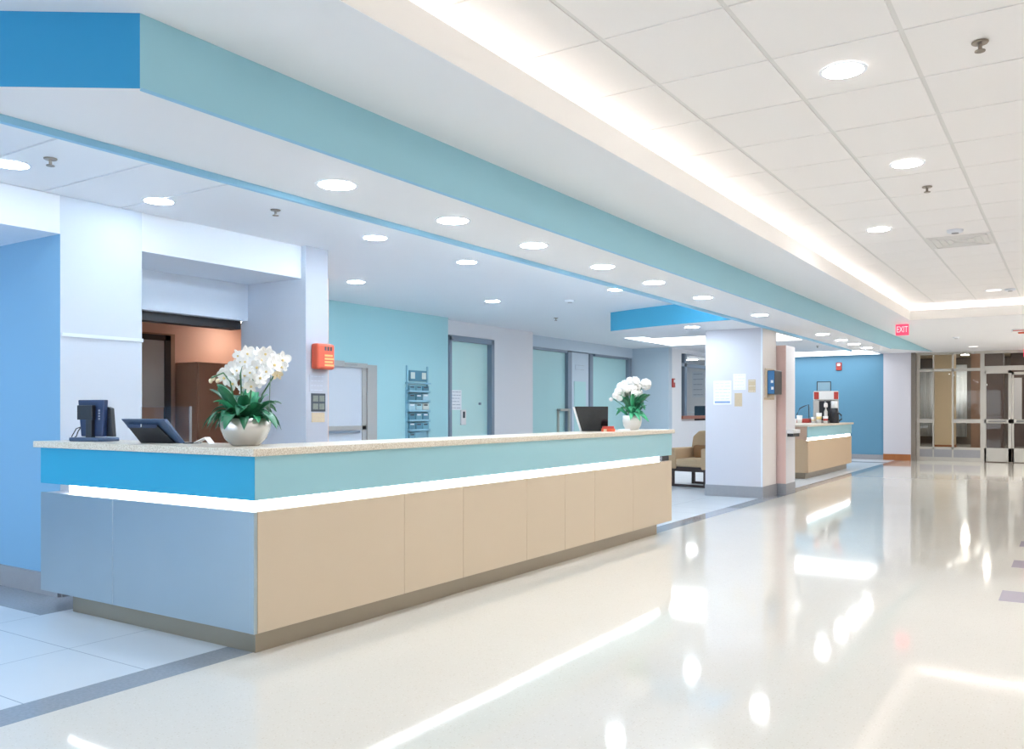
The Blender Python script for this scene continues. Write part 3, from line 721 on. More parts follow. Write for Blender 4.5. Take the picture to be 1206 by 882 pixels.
def make_detector():
    t = thing('smoke_detector', '', 'smoke detector')
    MB().lathe([(0.05, -0.03), (0.07, -0.022), (0.075, 0)], 24).build('body', M['ring'], t)
    MB().lathe([(0.03, -0.036), (0.034, -0.03)], 20).build('cap', M['metal'], t)
    return t
p = make_detector()
for i, (x, y, z, lb) in enumerate(((-0.96, 9.45, ZT, 'small round detector beside the ceiling vent'), (-5.8, 10.35, ZC, 'flat round detector in the pale ceiling above the frosted door'),
        (-0.75, 14.45, ZT, 'round detector next to the dim light at the far end of the tiles'), (-2.0, 19.9, ZC, 'tiny detector on the low ceiling beyond the exit sign'))):
    place(p, i == 0, (x, y, z), lb, 'ceiling detectors')
a0, b0, a1, b1 = VENT
t = thing('ceiling_vent', 'grey square air vent set into the tiled ceiling', 'vent', ((a0+a1)/2, (b0+b1)/2, ZT))
hx, hy = (a1-a0)/2, (b1-b0)/2
MB().box(-hx, -hy, 0, hx, hy, 0.008).build('plate', M['grid'], t)
mb = MB()
for q in range(4):
    s = 0.9-0.22*q
    for (x0, y0, x1, y1) in ((-hx*s, -hy*s, hx*s, -hy*s+0.014), (-hx*s, hy*s-0.014, hx*s, hy*s), (-hx*s, -hy*s, -hx*s+0.014, hy*s), (hx*s-0.014, -hy*s, hx*s, hy*s)): mb.box(x0, y0, -0.008, x1, y1, 0)
mb.build('louvre', M['grid'], t)

def light_panel(x0, y0, x1, y1, label):
    t = thing('ceiling_light_panel', label, 'light', ((x0+x1)/2, (y0+y1)/2, ZC)); hx, hy = (x1-x0)/2, (y1-y0)/2
    MB().box(-hx, -hy, -0.012, hx, hy, 0).build('frame', M['ring'], t)
    MB().box(-hx+0.015, -hy+0.015, -0.016, hx-0.015, hy-0.015, -0.012).build('diffuser', M['panel'], t)
light_panel(-7.8, 16.2, -4.8, 18.7, 'large bright ceiling light panel left of the pillar top')
light_panel(-7.6, 22.6, -4.25, 24.45, 'long bright ceiling light panel above the blue end wall')

# ---- exit signs, alarms
def exit_sign(loc, label, ceil=True):
    t = thing('exit_sign', label, 'sign', loc)
    MB().box(-0.105, -0.02, -0.205, 0.105, 0.02, -0.015).build('panel', M['exit'], t, bevel=0.005)
    MB().box(-0.06, -0.015, -0.015, 0.06, 0.015, 0.0).build('bracket', M['ring'], t)
    lt = text_mesh('EXIT', 0.15, 'lettering', M['exitletter'], t, (0, -0.0225, -0.108), (math.pi/2, 0, 0)); lt.scale = (0.60, 1.0, 1.0)
exit_sign((-2.48, 16.3, ZC), 'red lit EXIT sign hanging at the corner of the tiled ceiling')
exit_sign((-0.88, 24.5, ZC), 'red lit EXIT sign above the glass doors at the right edge')
t = thing('ceiling_strobe', 'white and red alarm strobe on the low ceiling above the glass doors', 'alarm', (-0.78, 18.68, ZC))
MB().box(-0.16, -0.12, -0.05, 0.16, 0.12, 0).build('body', M['whiteplastic'], t, bevel=0.01)
MB().box(-0.14, -0.125, -0.035, 0.14, -0.12, -0.02).build('rim', M['red'], t)
MB().box(-0.06, -0.05, -0.08, 0.06, 0.05, -0.05).build('lens', M['red'], t, bevel=0.01)
def alarm(loc, rz, label):
    t = thing('wall_mounted_fire_alarm', label, 'alarm', loc, rz)
    MB().box(-0.075, -0.04, -0.11, 0.075, 0, 0.11).build('body', M['darkred'], t, bevel=0.015)
    MB().box(-0.04, -0.06, 0.01, 0.04, -0.04, 0.08).build('lens', M['whiteplastic'], t, bevel=0.006)
    return t
alarm((-5.34, 24.6, 2.52), 0, 'small red fire alarm high on the blue end wall')
alarm((-8.1, 19.55, 1.98), R(90), 'red fire alarm on the white wall edge left of the pillar')
t = thing('wall_mounted_emergency_box', 'orange-red emergency box with an amber label on the narrow pier', 'emergency box', (-5.93, 5.77, 1.69), R(90))
MB().box(-0.11, -0.09, 0, 0.115, 0, 0.24).build('body', M['red'], t, bevel=0.02)
mb = MB()
for i in range(4): mb.box(0.0-0.02, -0.0915, 0.03+0.03*i, 0.095-0.012*(i % 2), -0.09, 0.048+0.03*i)
mb.build('label', M['yellowlabel'], t)
mb = MB()
for i in range(3): mb.box(-0.02+0.035*i, -0.0915, 0.175, 0.003+0.035*i, -0.09, 0.212)
mb.build('icons', M['dark'], t)
t = sheet('picture_sign', 'dark framed picture notice on the narrow pier under the red box', 'notice', (-5.93, 5.665, 1.295), '+x', 0.18, 0.17, M['dark'], 0, None)
mb = MB()
for i in range(2):
    for j in range(2): mb.box(0.02+0.08*i, -0.0055, 0.02+0.075*j, 0.085+0.08*i, -0.004, 0.075+0.075*j)
mb.build('pictures', mat('dim_picture', (116, 118, 108), 0.6, noise=0.4, nscale=60), t)
sheet('card_sign', 'tan lettered card on the narrow pier below the dark notice', 'notice', (-5.93, 5.67, 1.195), '+x', 0.165, 0.09, M['tan'], 3, M['pinkbeige'])
sheet('paper_sign', 'white paper with faint lines on the narrow pier directly under the red box', 'notice', (-5.93, 5.64, 1.48), '+x', 0.2, 0.16, M['piergrey'], 4, M['faint'])

# ------------------------------------------------------------------ reception desk
DX, DY = -3.593, 3.031       # outer corner of the panels
EX, EY = -5.68, 8.63         # ends of the two wings
ZTOP = 1.103
t = thing('reception_desk', 'long L-shaped reception desk with aqua upper band, lit strip and beige panels', 'desk', (DX, DY, 0))
desk = t
def lb(x0, y0, z0, x1, y1, z1, name, m, bevel=0.0, fm=None):
    return MB().box(x0-DX, y0-DY, z0, x1-DX, y1-DY, z1, 0, fm).build(name, m, t, bevel=bevel)
ov = 0.035; dep = 0.42
mb = MB(); mb.prism([(x-DX, y-DY) for x, y in ((EX-0.03, DY-ov), (DX+ov, DY-ov), (DX+ov, EY+0.02), (DX-dep, EY+0.02), (DX-dep, DY+dep), (EX-0.03, DY+dep))], 1.062, ZTOP)
mb.build('countertop', M['quartz'], t, bevel=0.004)
lb(EX, DY, 0.828, DX, DY+0.004, 1.062, 'upper_end_panel', M['blueglass'])
lb(DX-0.02, DY+0.0045, 0.828, DX, EY, 1.062, 'upper_front_panel', M['aqua'], 0.001)
mb = MB()   # carcase behind the panels
for (x0, y0, x1, y1) in ((EX, DY+0.02, DX-0.02, DY+0.40), (DX-0.40, DY+0.40, DX-0.02, EY)):
    mb.box(x0-DX, y0-DY, 0.828, x1-DX, y1-DY, 1.062)
for (x0, y0, x1, y1) in ((EX+0.25, DY+0.12, DX-0.12, DY+0.40), (DX-0.40, DY+0.40, DX-0.12, EY-0.2)):
    mb.box(x0-DX, y0-DY, 0.13, x1-DX, y1-DY, 0.828)
for (x0, y0, x1, y1) in ((EX, DY+0.02, DX-0.02, DY+0.40), (DX-0.40, DY+0.40, DX-0.02, EY)):
    mb.box(x0-DX, y0-DY, 0.13, x1-DX, y1-DY, 0.765)
mb.build('carcase', M['white'], t)
mb = MB()
mb.box(EX+0.25-DX, 0.05, 0.766, -0.05, 0.07, 0.828); mb.box(-0.07, 0.07, 0.766, -0.05, EY-0.2-DY, 0.828)
mb.build('light_strip', M['led'], t)
PZ0, PZ1 = 0.125, 0.768
for x0, x1 in ((EX, -4.87), (-4.866, DX-0.035)):
    lb(x0, DY, PZ0, x1, DY+0.02, PZ1, 'end_panel', M['steel'], 0.002)
lb(DX-0.034, DY-0.002, PZ0, DX, DY+0.02, PZ1, 'corner_trim', M['steel'], 0.002)
ys = [DY+0.021, 4.24, 4.88, 5.72, 6.33, 6.87, 7.68, EY]
for a, b in zip(ys[:-1], ys[1:]):
    lb(DX-0.02, a+0.0015, PZ0, DX, b-0.0015, PZ1, 'front_panel', M['beige'], 0.0015)
lb(DX-0.40, EY, PZ0, DX, EY+0.015, PZ1, 'side_panel', M['beige'], 0.002)
lb(DX-0.40, EY, 0.828, DX, EY+0.015, 1.062, 'side_panel', M['aqua'], 0.002)
mb = MB(); mb.box(EX+0.25-DX, 0.075, 0, -0.08, 0.40, 0.13); mb.box(-0.40, 0.40, 0, -0.08, EY-0.2-DY, 0.13)
mb.build('toe_kick', M['kick'], t)
mb = MB(); mb.box(EX+0.25-DX, 0.40, 0.71, -0.41, 0.95, 0.74); mb.box(-1.0, 0.95, 0.71, -0.41, EY-0.2-DY, 0.74)
mb.box(EX+0.25-DX, 0.88, 0, EX+0.28-DX, 0.94, 0.71); mb.box(-0.98, EY-0.3-DY, 0, -0.5, EY-0.27-DY, 0.71); mb.box(-1.05, 0.95, 0, -1.0, 1.0, 0.71)
mb.build('worktop', M['beige'], t)
lb(DX-0.12, EY-0.2, 0.772, DX-0.02, EY-0.02, 0.826, 'end_cap', M['black'])

# ---- things on the desk
t = thing('monitor', 'small navy monitor seen from behind at the left end of the desk', 'monitor', (-5.37, 3.2, ZTOP), R(8))
MB().box(-0.12, -0.08, 0, 0.16, 0.08, 0.025).build('base', M['navy2'], t, bevel=0.006)
mb = MB(); mb.box(-0.025, -0.03, 0.02, 0.03, 0.0, 0.2); mb.build('stand', M['black'], t, bevel=0.004)
s = MB(); s.prism_axis([(-0.13, 0.27), (0.115, 0.27), (0.10, 0.03), (-0.10, 0.03)], -0.005, 0.03, 'y'); s.build('screen_back', M['navy'], t, bevel=0.006)
s = MB(); s.prism_axis([(-0.10, 0.235), (0.04, 0.235), (0.04, 0.14), (-0.10, 0.14)], -0.035, -0.005, 'y'); s.build('mount_plate', M['black'], t, bevel=0.004)
s = MB(); s.prism_axis([(0.10, 0.225), (0.135, 0.215), (0.155, 0.03), (0.09, 0.03)], 0.03, 0.06, 'y'); s.build('bezel', M['black'], t, bevel=0.004)
mb = MB()
for i in range(4): mb.box(0.065, -0.0065, 0.14+0.018*i, 0.08, -0.005, 0.152+0.018*i)
mb.build('lettering', M['ink'], t)
mb = MB(); mb.tube([(-0.11, 0.02, 0.16), (-0.135, 0.03, 0.1), (-0.16, 0.02, 0.06), (-0.15, 0.0, 0.03), (-0.175, -0.02, 0.004)], 0.004, 6); mb.tube([(-0.1, 0.02, 0.1), (-0.15, 0.0, 0.08), (-0.18, -0.01, 0.03), (-0.19, 0.0, 0.004)], 0.0035, 6)
mb.build('cable', M['dark'], t)
t = thing('desk_tablet', 'low slanted navy tablet terminal seen from behind beside the monitor', 'terminal', (-4.72, 3.2, ZTOP), R(14))
s = MB(); s.add([(-0.17,-0.08,0.148),(0.15,-0.08,0.148),(0.185,0.03,0.0),(-0.11,0.03,0.0),(-0.17,-0.045,0.15),(0.15,-0.045,0.15),(0.20,0.06,0.0),(-0.11,0.06,0.0)],
      [(0,1,2,3),(4,7,6,5),(0,4,5,1),(1,5,6,2),(2,6,7,3),(3,7,4,0)]); s.build('body', M['navy2'], t, bevel=0.004)
s = MB(); s.add([(-0.135,-0.070,0.112),(0.09,-0.070,0.112),(0.155,0.012,0.0),(-0.10,0.012,0.0),(-0.125,-0.05,0.112),(0.09,-0.05,0.112),(0.155,0.03,0.0),(-0.10,0.03,0.0),],
      [(0,1,2,3),(4,7,6,5),(0,4,5,1),(1,5,6,2),(2,6,7,3),(3,7,4,0)]); s.build('stand', M['black'], t)
s = MB(); s.add([(-0.135,-0.074,0.116),(0.10,-0.074,0.116),(0.085,-0.066,0.094),(-0.125,-0.066,0.094)],[(0,1,2,3)]); s.build('grip', M['navy'], t)
mb = MB(); mb.box(-0.02, -0.078, 0.10, -0.016, -0.072, 0.118); mb.build('indicator', M['whiteplastic'], t)
t = thing('acrylic_screen', 'clear acrylic guard panel standing behind the slanted tablet', 'screen', (-4.88, 3.40, ZTOP))
MB().box(-0.26, -0.004, 0, 0.26, 0.004, 0.225).build('panel', M['acrylic'], t)
for x in (-0.2, 0.255): MB().box(x-0.003, -0.008, 0, x+0.003, 0.008, 0.226 if x > 0 else 0.02).build('edge_post', M['metal'], t)
t = thing('folded_card', 'white folded card on the counter left of the orchid bowl', 'card', (-4.40, 3.30, ZTOP), R(20))
mb = MB(); mb.add([(-0.05,0,0),(0.03,0,0.035),(0.06,0,0.0),(-0.05,0.06,0),(0.03,0.06,0.035),(0.06,0.06,0),(-0.05,0,0.004),(0.03,0,0.039),(0.064,0,0.0),(-0.05,0.06,0.004),(0.03,0.06,0.039),(0.064,0.06,0)],
   [(0,1,4,3),(1,2,5,4),(6,9,10,7),(7,10,11,8),(0,6,7,1),(1,7,8,2),(3,4,10,9),(4,5,11,10),(0,3,9,6),(2,8,11,5)]); mb.build('card', M['paper'], t)
MB().box(-0.10, -0.02, 0, -0.04, 0.08, 0.006).build('base', M['dark'], t)

# ---- plants
def leaf_mesh(L, w, droop, lift, seg=8):
    """strap leaf along +X rising then drooping, with a folded midrib and thickness"""
    vs = []; fs = []
    for i in range(seg+1):
        t_ = i/seg; x = L*t_*(1-0.15*droop*t_); z = lift*L*t_*1.6 - droop*L*t_*t_*1.5
        ww = w*math.sin(math.pi*min(1, 0.12+0.88*t_))**0.7 * (1 if t_ < 0.97 else 0.15)
        vs += [(x, -ww, z+0.25*ww), (x, 0, z), (x, ww, z+0.25*ww), (x, ww, z+0.25*ww-0.002), (x, 0, z-0.003), (x, -ww, z+0.25*ww-0.002)]
    for i in range(seg):
        a = i*6; b = a+6
        for q in range(6): fs.append((a+q, b+q, b+(q+1) % 6, a+(q+1) % 6))
    fs.append((0,1,4,5)); fs.append((1,2,3,4)); e = seg*6; fs.append((e,e+5,e+4,e+1)); fs.append((e+1,e+4,e+3,e+2))
    return vs, fs
def orchid_bloom(r):
    mb = MB()
    for k, (sc_, wd) in enumerate(((1.0, .36), (1.0, .62), (0.95, .36), (0.95, .36), (1.0, .62))):
        a = math.pi/2 + k*2*math.pi/5; vs = [(0,0,0)]; n = 10
        for j in range(n+1):
            th = -math.pi/2+math.pi*j/n; u = 0.12 + (0.88)*(0.5+0.5*math.sin(th+0)); 
        ring = []
        for j in range(n):
            th = 2*math.pi*j/n; u = 0.52+0.48*math.cos(th); v = wd*0.75*math.sin(th)
            X = r*sc_*(u*math.cos(a) - v*math.sin(a)); Z_ = r*sc_*(u*math.sin(a)+v*math.cos(a)); Y = -r*0.25*u*u + r*0.05*(k % 2)
            ring.append((X, Y, Z_))
        cx, cz = r*sc_*0.5*math.cos(a), r*sc_*0.5*math.sin(a)
        vs = ring + [(cx, r*0.06, cz)] + [(x, y+0.003, z) for x, y, z in ring]
        fs = [(j, (j+1) % n, n) for j in range(n)] + [tuple(range(n+1+n-1, n, -1))] + [(j, n+1+j, n+1+(j+1) % n, (j+1) % n) for j in range(n)]
        mb.add(vs, fs, 0)
    mb.ball((0, -r*0.18, -r*0.05), r*0.16, 8, 1)
    return mb
t = thing('potted_orchid', 'large white orchid arrangement in a silver bowl at the desk corner', 'plant', (-3.95, 3.27, ZTOP))
prof = [(0.075, 0), (0.082, 0.006), (0.115, 0.04), (0.136, 0.09), (0.147, 0.155), (0.140, 0.155), (0.125, 0.09), (0.10, 0.06)]
MB().lathe(prof, 40).build('bowl', M['pot'], t, smooth=True)
MB().lathe([(0.13, 0.115), (0.135, 0.135), (0.08, 0.15), (0.01, 0.155)], 24).build('moss', M['soil'], t, smooth=True)
ca, sa = math.cos(yaw), math.sin(yaw)
RT = Vector((ca, sa, 0)); FW = Vector((-sa, ca, 0))
S = 4.9/1010
def off(u, v, dpt): return RT*((u-290)*S) + FW*dpt + Vector((0, 0, (525-v)*S))
rl = random.Random(11)
for i in range(48):
    a = 2*math.pi*i/48*5 + rl.uniform(-.2, .2); ring = i % 3
    L = (0.13, 0.17, 0.15)[ring]*rl.uniform(.85, 1.15); lift = (0.55, 0.85, 1.2)[ring]*rl.uniform(.8, 1.15); dr = (0.75, 0.75, 0.6)[ring]*rl.uniform(.8, 1.2)
    vs, fs = leaf_mesh(L, rl.uniform(.026, .038), dr, lift)
    o = MB().add(vs, fs).build('leaf', M['leaf'] if rl.random() < .7 else M['leaf2'], t, smooth=True)
    rr_ = 0.08 if ring == 0 else 0.045
    o.location = (rr_*math.cos(a), rr_*math.sin(a), 0.15); o.rotation_euler = (rl.uniform(-.3, .3), 0, a)
vs, fs = leaf_mesh(0.17, 0.036, 0.8, 0.55)
for da in (math.pi+yaw+0.15, math.pi+yaw-0.15, yaw-1.75, yaw-0.5):
    o = MB().add(vs, fs).build('leaf', M['leaf'], t, smooth=True); o.location = (0.09*math.cos(da), 0.09*math.sin(da), 0.15); o.rotation_euler = (0, 0, da)
stems = [[(284, 492), (280, 470), (276, 450), (268, 440), (254, 446)], [(288, 492), (287, 465), (286, 440), (290, 424), (298, 418)], [(292, 492), (296, 465), (300, 440), (305, 424), (316, 417)],
         [(290, 492), (286, 470), (282, 445), (280, 430), (284, 420)], [(300, 490), (306, 465), (314, 452), (324, 436), (333, 428)]]
for i, st in enumerate(stems):
    MB().tube([off(u, v, 0.03*(i-2)) for u, v in st], 0.0045, 6).build('stem', M['stem'], t, smooth=True)
MB().tube([off(318, 500, -0.02), off(320, 470, -0.03), off(321, 439, -0.03)], 0.003, 6).build('support_stick', M['stick'], t)
blooms = [(264,445),(272,440),(271,449),(279,437),(281,427),(286,420),(285,442),(291,431),(293,447),(297,418),(298,439),(301,427),(304,450),(306,416),(308,433),(311,424),(312,441),(298,455),(287,457),
          (280,452),(316,429),(290,412+3),(318,418),(323,423),(327,431),(331,424),(334,433),(303,421),(295,427),(283,433),(309,446),(276,431),(320,439),(266,438),(314,417),(301,434)]
ob = None
rb = random.Random(5)
for i, (u, v) in enumerate(blooms):
    if ob is None:
        o = ob = orchid_bloom(0.044).build('blossom', [M['petal'], M['throat']], t, smooth=False)
    else:
        o = ob.copy(); COL.objects.link(o)
    o.location = off(u, v, rb.uniform(-.09, .07)); s_ = rb.uniform(.85, 1.2); o.scale = (s_, s_, s_)
    o.rotation_euler = (rb.uniform(-.5, .4), rb.uniform(-.5, .5), yaw + rb.uniform(-.8, .8))
for (u, v) in ((252, 446), (257, 449), (249, 449)):
    MB().ball((0, 0, 0), 0.012, 8, 0, 1.2).build('bud', M['creampetal'], t, smooth=True, loc=off(u, v, 0))
o = orchid_bloom(0.034).build('blossom', [M['creampetal'], M['throat']], t); o.location = off(329, 442, -.03); o.rotation_euler = (.5, 0, yaw+.3)

def round_bloom(r):
    mb = MB(); rg = random.Random(2); mb.ball((0,0,0), r*0.72, 12, 0)
    for i in range(26):
        z = 1-2*(i+.5)/26; a = i*2.39996; q = math.sqrt(1-z*z); d_ = Vector((q*math.cos(a), q*math.sin(a), z))
        up = Vector((0,0,1)) if abs(z) < .9 else Vector((1,0,0)); x_ = d_.cross(up).normalized(); y_ = d_.cross(x_).normalized()
        c = d_*r*0.62; vs = [c + (x_*math.cos(k*math.pi/4)*0.36 + y_*math.sin(k*math.pi/4)*0.36)*r + d_*r*(0.22+0.1*math.cos(k*math.pi/4)) for k in range(8)]
        vs2 = vs + [c + d_*r*0.18] + [v_ - d_*0.003 for v_ in vs]
        mb.add(vs2, [(k, (k+1) % 8, 8) for k in range(8)] + [(16,15,14,13,12,11,10,9)] + [(k, k+9, (k+1) % 8+9, (k+1) % 8) for k in range(8)])
    return mb
t = thing('flower_vase', 'white rounded flowers in a small white pot at the far end of the desk', 'plant', (-3.85, 8.2, ZTOP))
MB().lathe([(0.062, 0), (0.07, 0.008), (0.092, 0.045), (0.1, 0.09), (0.096, 0.15), (0.088, 0.15), (0.088, 0.09), (0.06, 0.06)], 32).build('pot', M['pot2'], t, smooth=True)
MB().lathe([(0.085, 0.12), (0.085, 0.13), (0.01, 0.14)], 20).build('soil', M['soil'], t)
S2 = 8.98/1010
def off2(u, v, dpt): return RT*((u-744)*S2) + FW*dpt + Vector((0, 0, (506.5-v)*S2))
rl = random.Random(4)
for i in range(46):
    a = rl.uniform(0, 2*math.pi); lift = rl.uniform(.3, 1.6)
    vs, fs = leaf_mesh(rl.uniform(.09, .16), rl.uniform(.022, .032), rl.uniform(.4, 1.0), lift)
    o = MB().add(vs, fs).build('leaf', M['leaf2'] if rl.random() < .7 else M['leaf'], t, smooth=True)
    rr_ = rl.uniform(0, .06); o.location = (rr_*math.cos(a), rr_*math.sin(a), 0.14+rl.uniform(0, .13)); o.rotation_euler = (rl.uniform(-.5, .5), rl.uniform(-.3, .1), a)
for (u, v) in ((722,470),(728,462),(733,456),(738,462),(741,449),(746,454),(750,460),(757,453)):
    MB().tube([off2(743, 490, 0), off2((743+u)/2, (485+v)/2, 0), off2(u, v, 0)], 0.004, 6).build('stem', M['stem'], t)
bl = [(719.5,470.5,.5),(724,466,.8),(728,461,1),(731,455.5,1),(734,464,.9),(737,458,1),(736,452,.9),(741,448.5,.9),(747,449.5,1.2),(750,456,.9),(744,457.5,1),(752,463,1),(746,464,.9),(740,462,.9),(760,453,1.35),(729,469,.8)]
ob = None
for u, v, s_ in bl:
    if ob is None: o = ob = round_bloom(0.047).build('blossom', M['petal'], t)
    else: o = ob.copy(); COL.objects.link(o)
    o.location = off2(u, v, rl.uniform(-.07, .06)); o.scale = (s_, s_, s_); o.rotation_euler = (rl.uniform(0, 3), rl.uniform(0, 3), 0)
t = thing('desk_monitor', 'black glossy monitor leaning on the far part of the desk', 'monitor', (-3.86, 7.33, ZTOP), R(28))
s = MB(); s.add([(-0.17,-0.04,0.24),(0.15,-0.04,0.24),(0.15,0.05,0.0),(-0.10,0.05,0.0),(-0.17,-0.015,0.24),(0.15,-0.015,0.24),(0.15,0.075,0.0),(-0.10,0.075,0.0)],
     [(0,1,2,3),(4,7,6,5),(0,4,5,1),(1,5,6,2),(2,6,7,3),(3,7,4,0)]); s.build('screen', M['screen'], t, bevel=0.002)
s = MB(); s.add([(-0.19,-0.03,0.235),(-0.17,-0.04,0.235),(-0.10,0.05,0.0),(-0.12,0.06,0.0),(-0.19,-0.01,0.235),(-0.17,-0.015,0.235),(-0.10,0.075,0.0),(-0.12,0.085,0.0)],
     [(0,1,2,3),(4,7,6,5),(0,4,5,1),(1,5,6,2),(2,6,7,3),(3,7,4,0)]); s.build('side_frame', M['whiteplastic'], t)
MB().box(-0.09, 0.075, 0, 0.13, 0.16, 0.02).build('base', M['black'], t)
t = thing('card_box', 'small orange-red card box in front of the glossy black monitor', 'box', (-3.70, 7.36, ZTOP), R(30))
MB().box(-0.07, -0.02, 0.0, 0.06, 0.02, 0.03).build('tray', M['orange'], t)
MB().box(-0.06, -0.01, 0.03, 0.05, 0.012, 0.052).build('cards', M['darkred'], t)
mb = MB(); mb.box(-0.05, -0.022, 0.0, -0.02, -0.02, 0.025); mb.build('front_label', M['tan'], t)
for i, (x, y, rz, lb_) in enumerate(((-3.85, 8.02, 20, 'loose white note paper beside the small white flower pot'), (-3.88, 7.62, -15, 'loose white paper next to the glossy black monitor'))):
    o = MB().prism([(-0.06,-0.04),(0.06,-0.03),(0.05,0.05),(-0.05,0.04)], 0, 0.012).build('note_paper', M['paper']); o.location = (x, y, ZTOP); o.rotation_euler = (0,0,R(rz)); tag(o, lb_, 'paper')

# ------------------------------------------------------------------ coffee kiosk
KX, KY, KE = -4.2, 16.75, 20.6
t = thing('coffee_kiosk', 'small tan coffee counter with aqua band and lit strip before the blue wall', 'counter', (KX, KY, 0))
MB().box(-1.05, -0.04, 1.0, 0.04, KE-KY+0.05, 1.04).build('countertop', M['quartz'], t, bevel=0.004)
MB().box(-0.02, 0.0, 0.79, 0.0, KE-KY, 1.0).build('upper_front_panel', M['aqua'], t)
MB().box(-1.0, 0.0, 0.74, -0.02, KE-KY, 1.0).build('upper_body', M['pinkbeige'], t)
MB().box(-0.04, 0.02, 0.735, -0.005, KE-KY-0.15, 0.79).build('light_strip', M['led'], t)
mb = MB(); mb.prism_axis([(-1.25, 0.12), (-0.02, 0.12), (-0.02, 0.73), (-0.25, 0.765), (-0.8, 0.765), (-1.05, 0.73), (-1.2, 0.6)], 0.02, KE-KY, 'y'); mb.build('lower_body', M['beige2'], t)
MB().box(-0.02, 0.0, 0.12, 0.0, KE-KY, 0.735).build('lower_front_panel', M['beige2'], t, bevel=0.003)
mb = MB(); mb.prism_axis([(-0.46, 0.12), (-0.02, 0.12), (-0.02, 0.70), (-0.10, 0.755), (-0.3, 0.78), (-0.42, 0.755), (-0.46, 0.70)], -0.01, 0.02, 'y'); mb.build('side_panel', M['beige2'], t)
MB().box(-1.0, 0.1, 0, -0.08, KE-KY-0.15, 0.12).build('toe_kick', M['kick'], t)
ZK = 1.04
t = thing('coffee_machine', 'silver coffee machine with black front on the tan kiosk', 'coffee machine', (-4.53, 19.6, ZK), yaw*0.45)
MB().box(-0.26, 0.0, 0, 0.26, 0.45, 0.5).build('body', M['silver'], t, bevel=0.008)
mb = MB(); mb.box(-0.26, -0.05, 0.5, 0.26, 0.45, 0.70); mb.build('hood', M['whiteplastic'], t, bevel=0.02)
MB().box(-0.25, -0.056, 0.52, -0.15, -0.05, 0.68).build('red_graphic', M['cupred'], t); MB().box(0.16, -0.056, 0.52, 0.25, -0.05, 0.68).build('red_graphic', M['cupred'], t)
MB().box(-0.14, -0.01, 0.05, 0.20, 0.0, 0.48).build('front_recess', M['black'], t)
MB().box(-0.25, -0.02, 0.0, -0.15, 0.0, 0.5).build('side_column', M['silver'], t, bevel=0.006)
MB().box(-0.15, -0.12, 0, 0.06, 0.0, 0.04).build('drip_tray', M['metal'], t)
for x in (-0.02, 0.1): MB().tube([(x, -0.05, 0.5), (x, -0.05, 0.42)], 0.014).build('spout', M['metal'], t)
t = thing('framed_picture', 'thin black frame standing on top of the coffee machine', 'frame', (-4.60, 19.75, ZK+0.70), yaw*0.45)
mb = MB()
for b_ in ((-0.16, 0, 0.14, 0.012), (-0.16, 0.2, 0.14, 0.215), (-0.16, 0, -0.145, 0.215), (0.125, 0, 0.14, 0.215)): mb.box(b_[0], -0.012, b_[1], b_[2], 0.012, b_[3])
mb.build('frame', M['black'], t)
MB().box(-0.145, -0.002, 0.012, 0.125, 0.002, 0.2).build('pane', mat('pale_blue_print', (160, 198, 220), 0.4), t)
t = thing('pastry_dome', 'glass arched display with dark rim left of the coffee machine', 'display case', (-4.95, 19.3, ZK))
t.scale = (0.7, 0.8, 0.95)
mb = MB(); mb.tube([(-0.19, 0, 0.02), (-0.18, 0, 0.2), (-0.1, 0, 0.33), (0.02, 0, 0.38), (0.17, 0, 0.42), (0.19, 0, 0.02)], 0.014, 8); mb.build('rim', M['dark'], t)
mb = MB(); mb.prism_axis([(-0.18, 0.1), (-0.17, 0.2), (-0.1, 0.31), (0.02, 0.36), (0.17, 0.40), (0.18, 0.1)], -0.01, 0.2, 'y'); mb.build('dome', M['glass'], t)
MB().box(-0.2, -0.02, 0, 0.2, 0.2, 0.1).build('base', M['darkred'], t, bevel=0.01)
t = thing('thermos', 'black flask with white lid right of the coffee machine', 'flask', (-4.305, 19.38, ZK))
t.scale = (0.72, 0.72, 0.85)
MB().lathe([(0.13, 0), (0.14, 0.02), (0.12, 0.3), (0.10, 0.38)], 24).build('body', M['black'], t, smooth=True)
MB().lathe([(0.10, 0.38), (0.09, 0.55), (0.08, 0.56)], 24).build('lid', M['whiteplastic'], t, smooth=True)
MB().tube([(0.12, 0, 0.26), (0.2, 0, 0.2), (0.21, 0, 0.1), (0.13, 0, 0.05)], 0.02).build('handle', M['black'], t)
def cup(loc, r, h, m1, m2, label, nm='paper_cup'):
    t = thing(nm, label, 'cup', loc)
    MB().lathe([(r*0.75, 0), (r, h), (r*0.93, h), (r*0.7, 0.01)], 20).build('body', m1, t, smooth=True)
    mb = MB(); mb.lathe([(r*0.86, h*0.35), (r*0.94, h*0.65)], 20); mb.build('sleeve', m2, t, smooth=True)
cup((-4.84, 18.6, ZK), 0.06, 0.17, M['whiteplastic'], M['paper'], 'tall white cup stack at the left of the kiosk top')
cup((-4.90, 18.4, ZK), 0.055, 0.10, M['whiteplastic'], M['paper'], 'low white cup in front of the tall cup stack on the kiosk')
cup((-4.68, 19.12, ZK), 0.05, 0.13, M['whiteplastic'], M['creampetal'], 'white cup in front of the left side of the coffee machine')
cup((-4.555, 19.08, ZK), 0.06, 0.22, M['whiteplastic'], M['throat'], 'taller white and yellow cup before the coffee machine front')
cup((-4.41, 19.04, ZK), 0.055, 0.15, M['whiteplastic'], M['cupred'], 'white cup with a red mark before the coffee machine')
t = thing('syrup_bottle', 'slim pale bottle before the right side of the coffee machine', 'bottle', (-4.46, 19.28, ZK))
t.scale = (0.85, 0.85, 1)
MB().lathe([(0.04, 0), (0.045, 0.02), (0.045, 0.24), (0.018, 0.3), (0.018, 0.34)], 16).build('body', M['silver'], t, smooth=True)
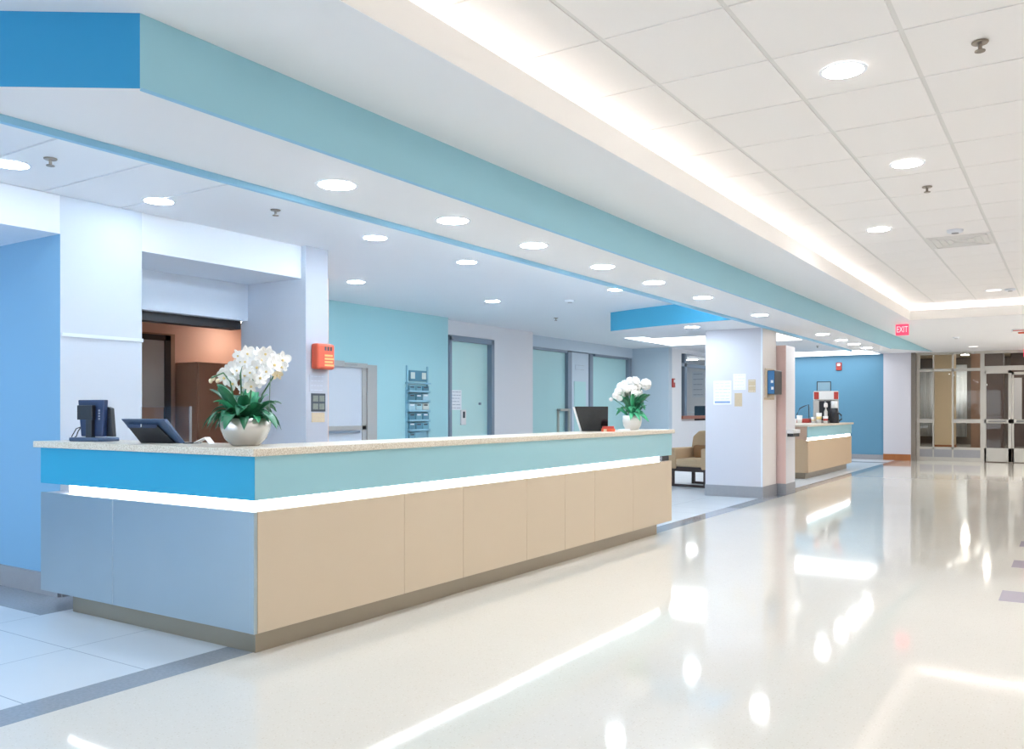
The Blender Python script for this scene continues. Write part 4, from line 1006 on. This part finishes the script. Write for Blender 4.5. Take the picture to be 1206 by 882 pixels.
MB().lathe([(0.04, 0.34), (0.05, 0.36), (0.045, 0.42), (0.02, 0.44)], 16).build('cap', M['offwhite'], t, smooth=True)

# ------------------------------------------------------------------ armchair and side table
t = thing('armchair', 'tan upholstered armchair on dark sled legs left of the pillar', 'chair', (-5.42, 14.35, 0), R(-10))
MB().box(-0.26, -0.42, 0.34, 0.26, 0.25, 0.48).build('seat', M['fabric'], t, bevel=0.03)
mb = MB(); mb.prism_axis([(-0.30, 0.34), (0.30, 0.34), (0.34, 0.62), (0.30, 0.85), (0.18, 0.95), (-0.18, 0.95), (-0.30, 0.85), (-0.34, 0.62)], 0.22, 0.36, 'y'); mb.build('backrest', M['fabric'], t, bevel=0.03)
for s_ in (-1, 1): MB().box(s_*0.32-0.07, -0.44, 0.30, s_*0.32+0.07, 0.25, 0.66).build('armrest', M['fabric'], t, bevel=0.025)
MB().box(-0.22, 0.08, 0.48, 0.24, 0.22, 0.70).build('cushion', M['cush'], t, bevel=0.04)
for s_ in (-1, 1):
    for y in (-0.40, 0.28): MB().box(s_*0.32-0.025, y-0.025, 0, s_*0.32+0.025, y+0.025, 0.33).build('leg', M['darkwood'], t)
mb = MB(); mb.box(-0.34, -0.42, 0.0, 0.34, -0.38, 0.04); mb.box(-0.34, -0.40, 0.26, 0.34, 0.3, 0.34); mb.box(-0.34, 0.27, 0.0, 0.34, 0.31, 0.04); mb.build('base_frame', M['darkwood'], t)
t = thing('side_table', 'small dark side table tucked between desk end and tan armchair', 'table', (-6.2, 14.1, 0))
MB().box(-0.22, -0.22, 0.47, 0.22, 0.22, 0.51).build('tabletop', M['darkwood'], t, bevel=0.005)
for x in (-0.18, 0.18):
    for y in (-0.18, 0.18): MB().box(x-0.02, y-0.02, 0, x+0.02, y+0.02, 0.47).build('leg', M['darkwood'], t)
struct(MB().box(-8.08, 20.15, 0.0, -8.05, 24.5, 0.13).build('baseboard_white', M['base']))

# ------------------------------------------------------------------ world & view
w = bpy.data.worlds.new('world'); SC.world = w; w.use_nodes = True
w.node_tree.nodes['Background'].inputs[0].default_value = (0.86, 0.94, 1.0, 1); w.node_tree.nodes['Background'].inputs[1].default_value = 3.1
SC.view_settings.view_transform = 'Standard'; SC.view_settings.look = 'None'
SC.view_settings.gamma = 1.0; SC.view_settings.use_curve_mapping = False
SC.view_settings.exposure = 0.56
SC.cycles.diffuse_bounces = 6; SC.cycles.max_bounces = 12
SC.cycles.use_denoising = True
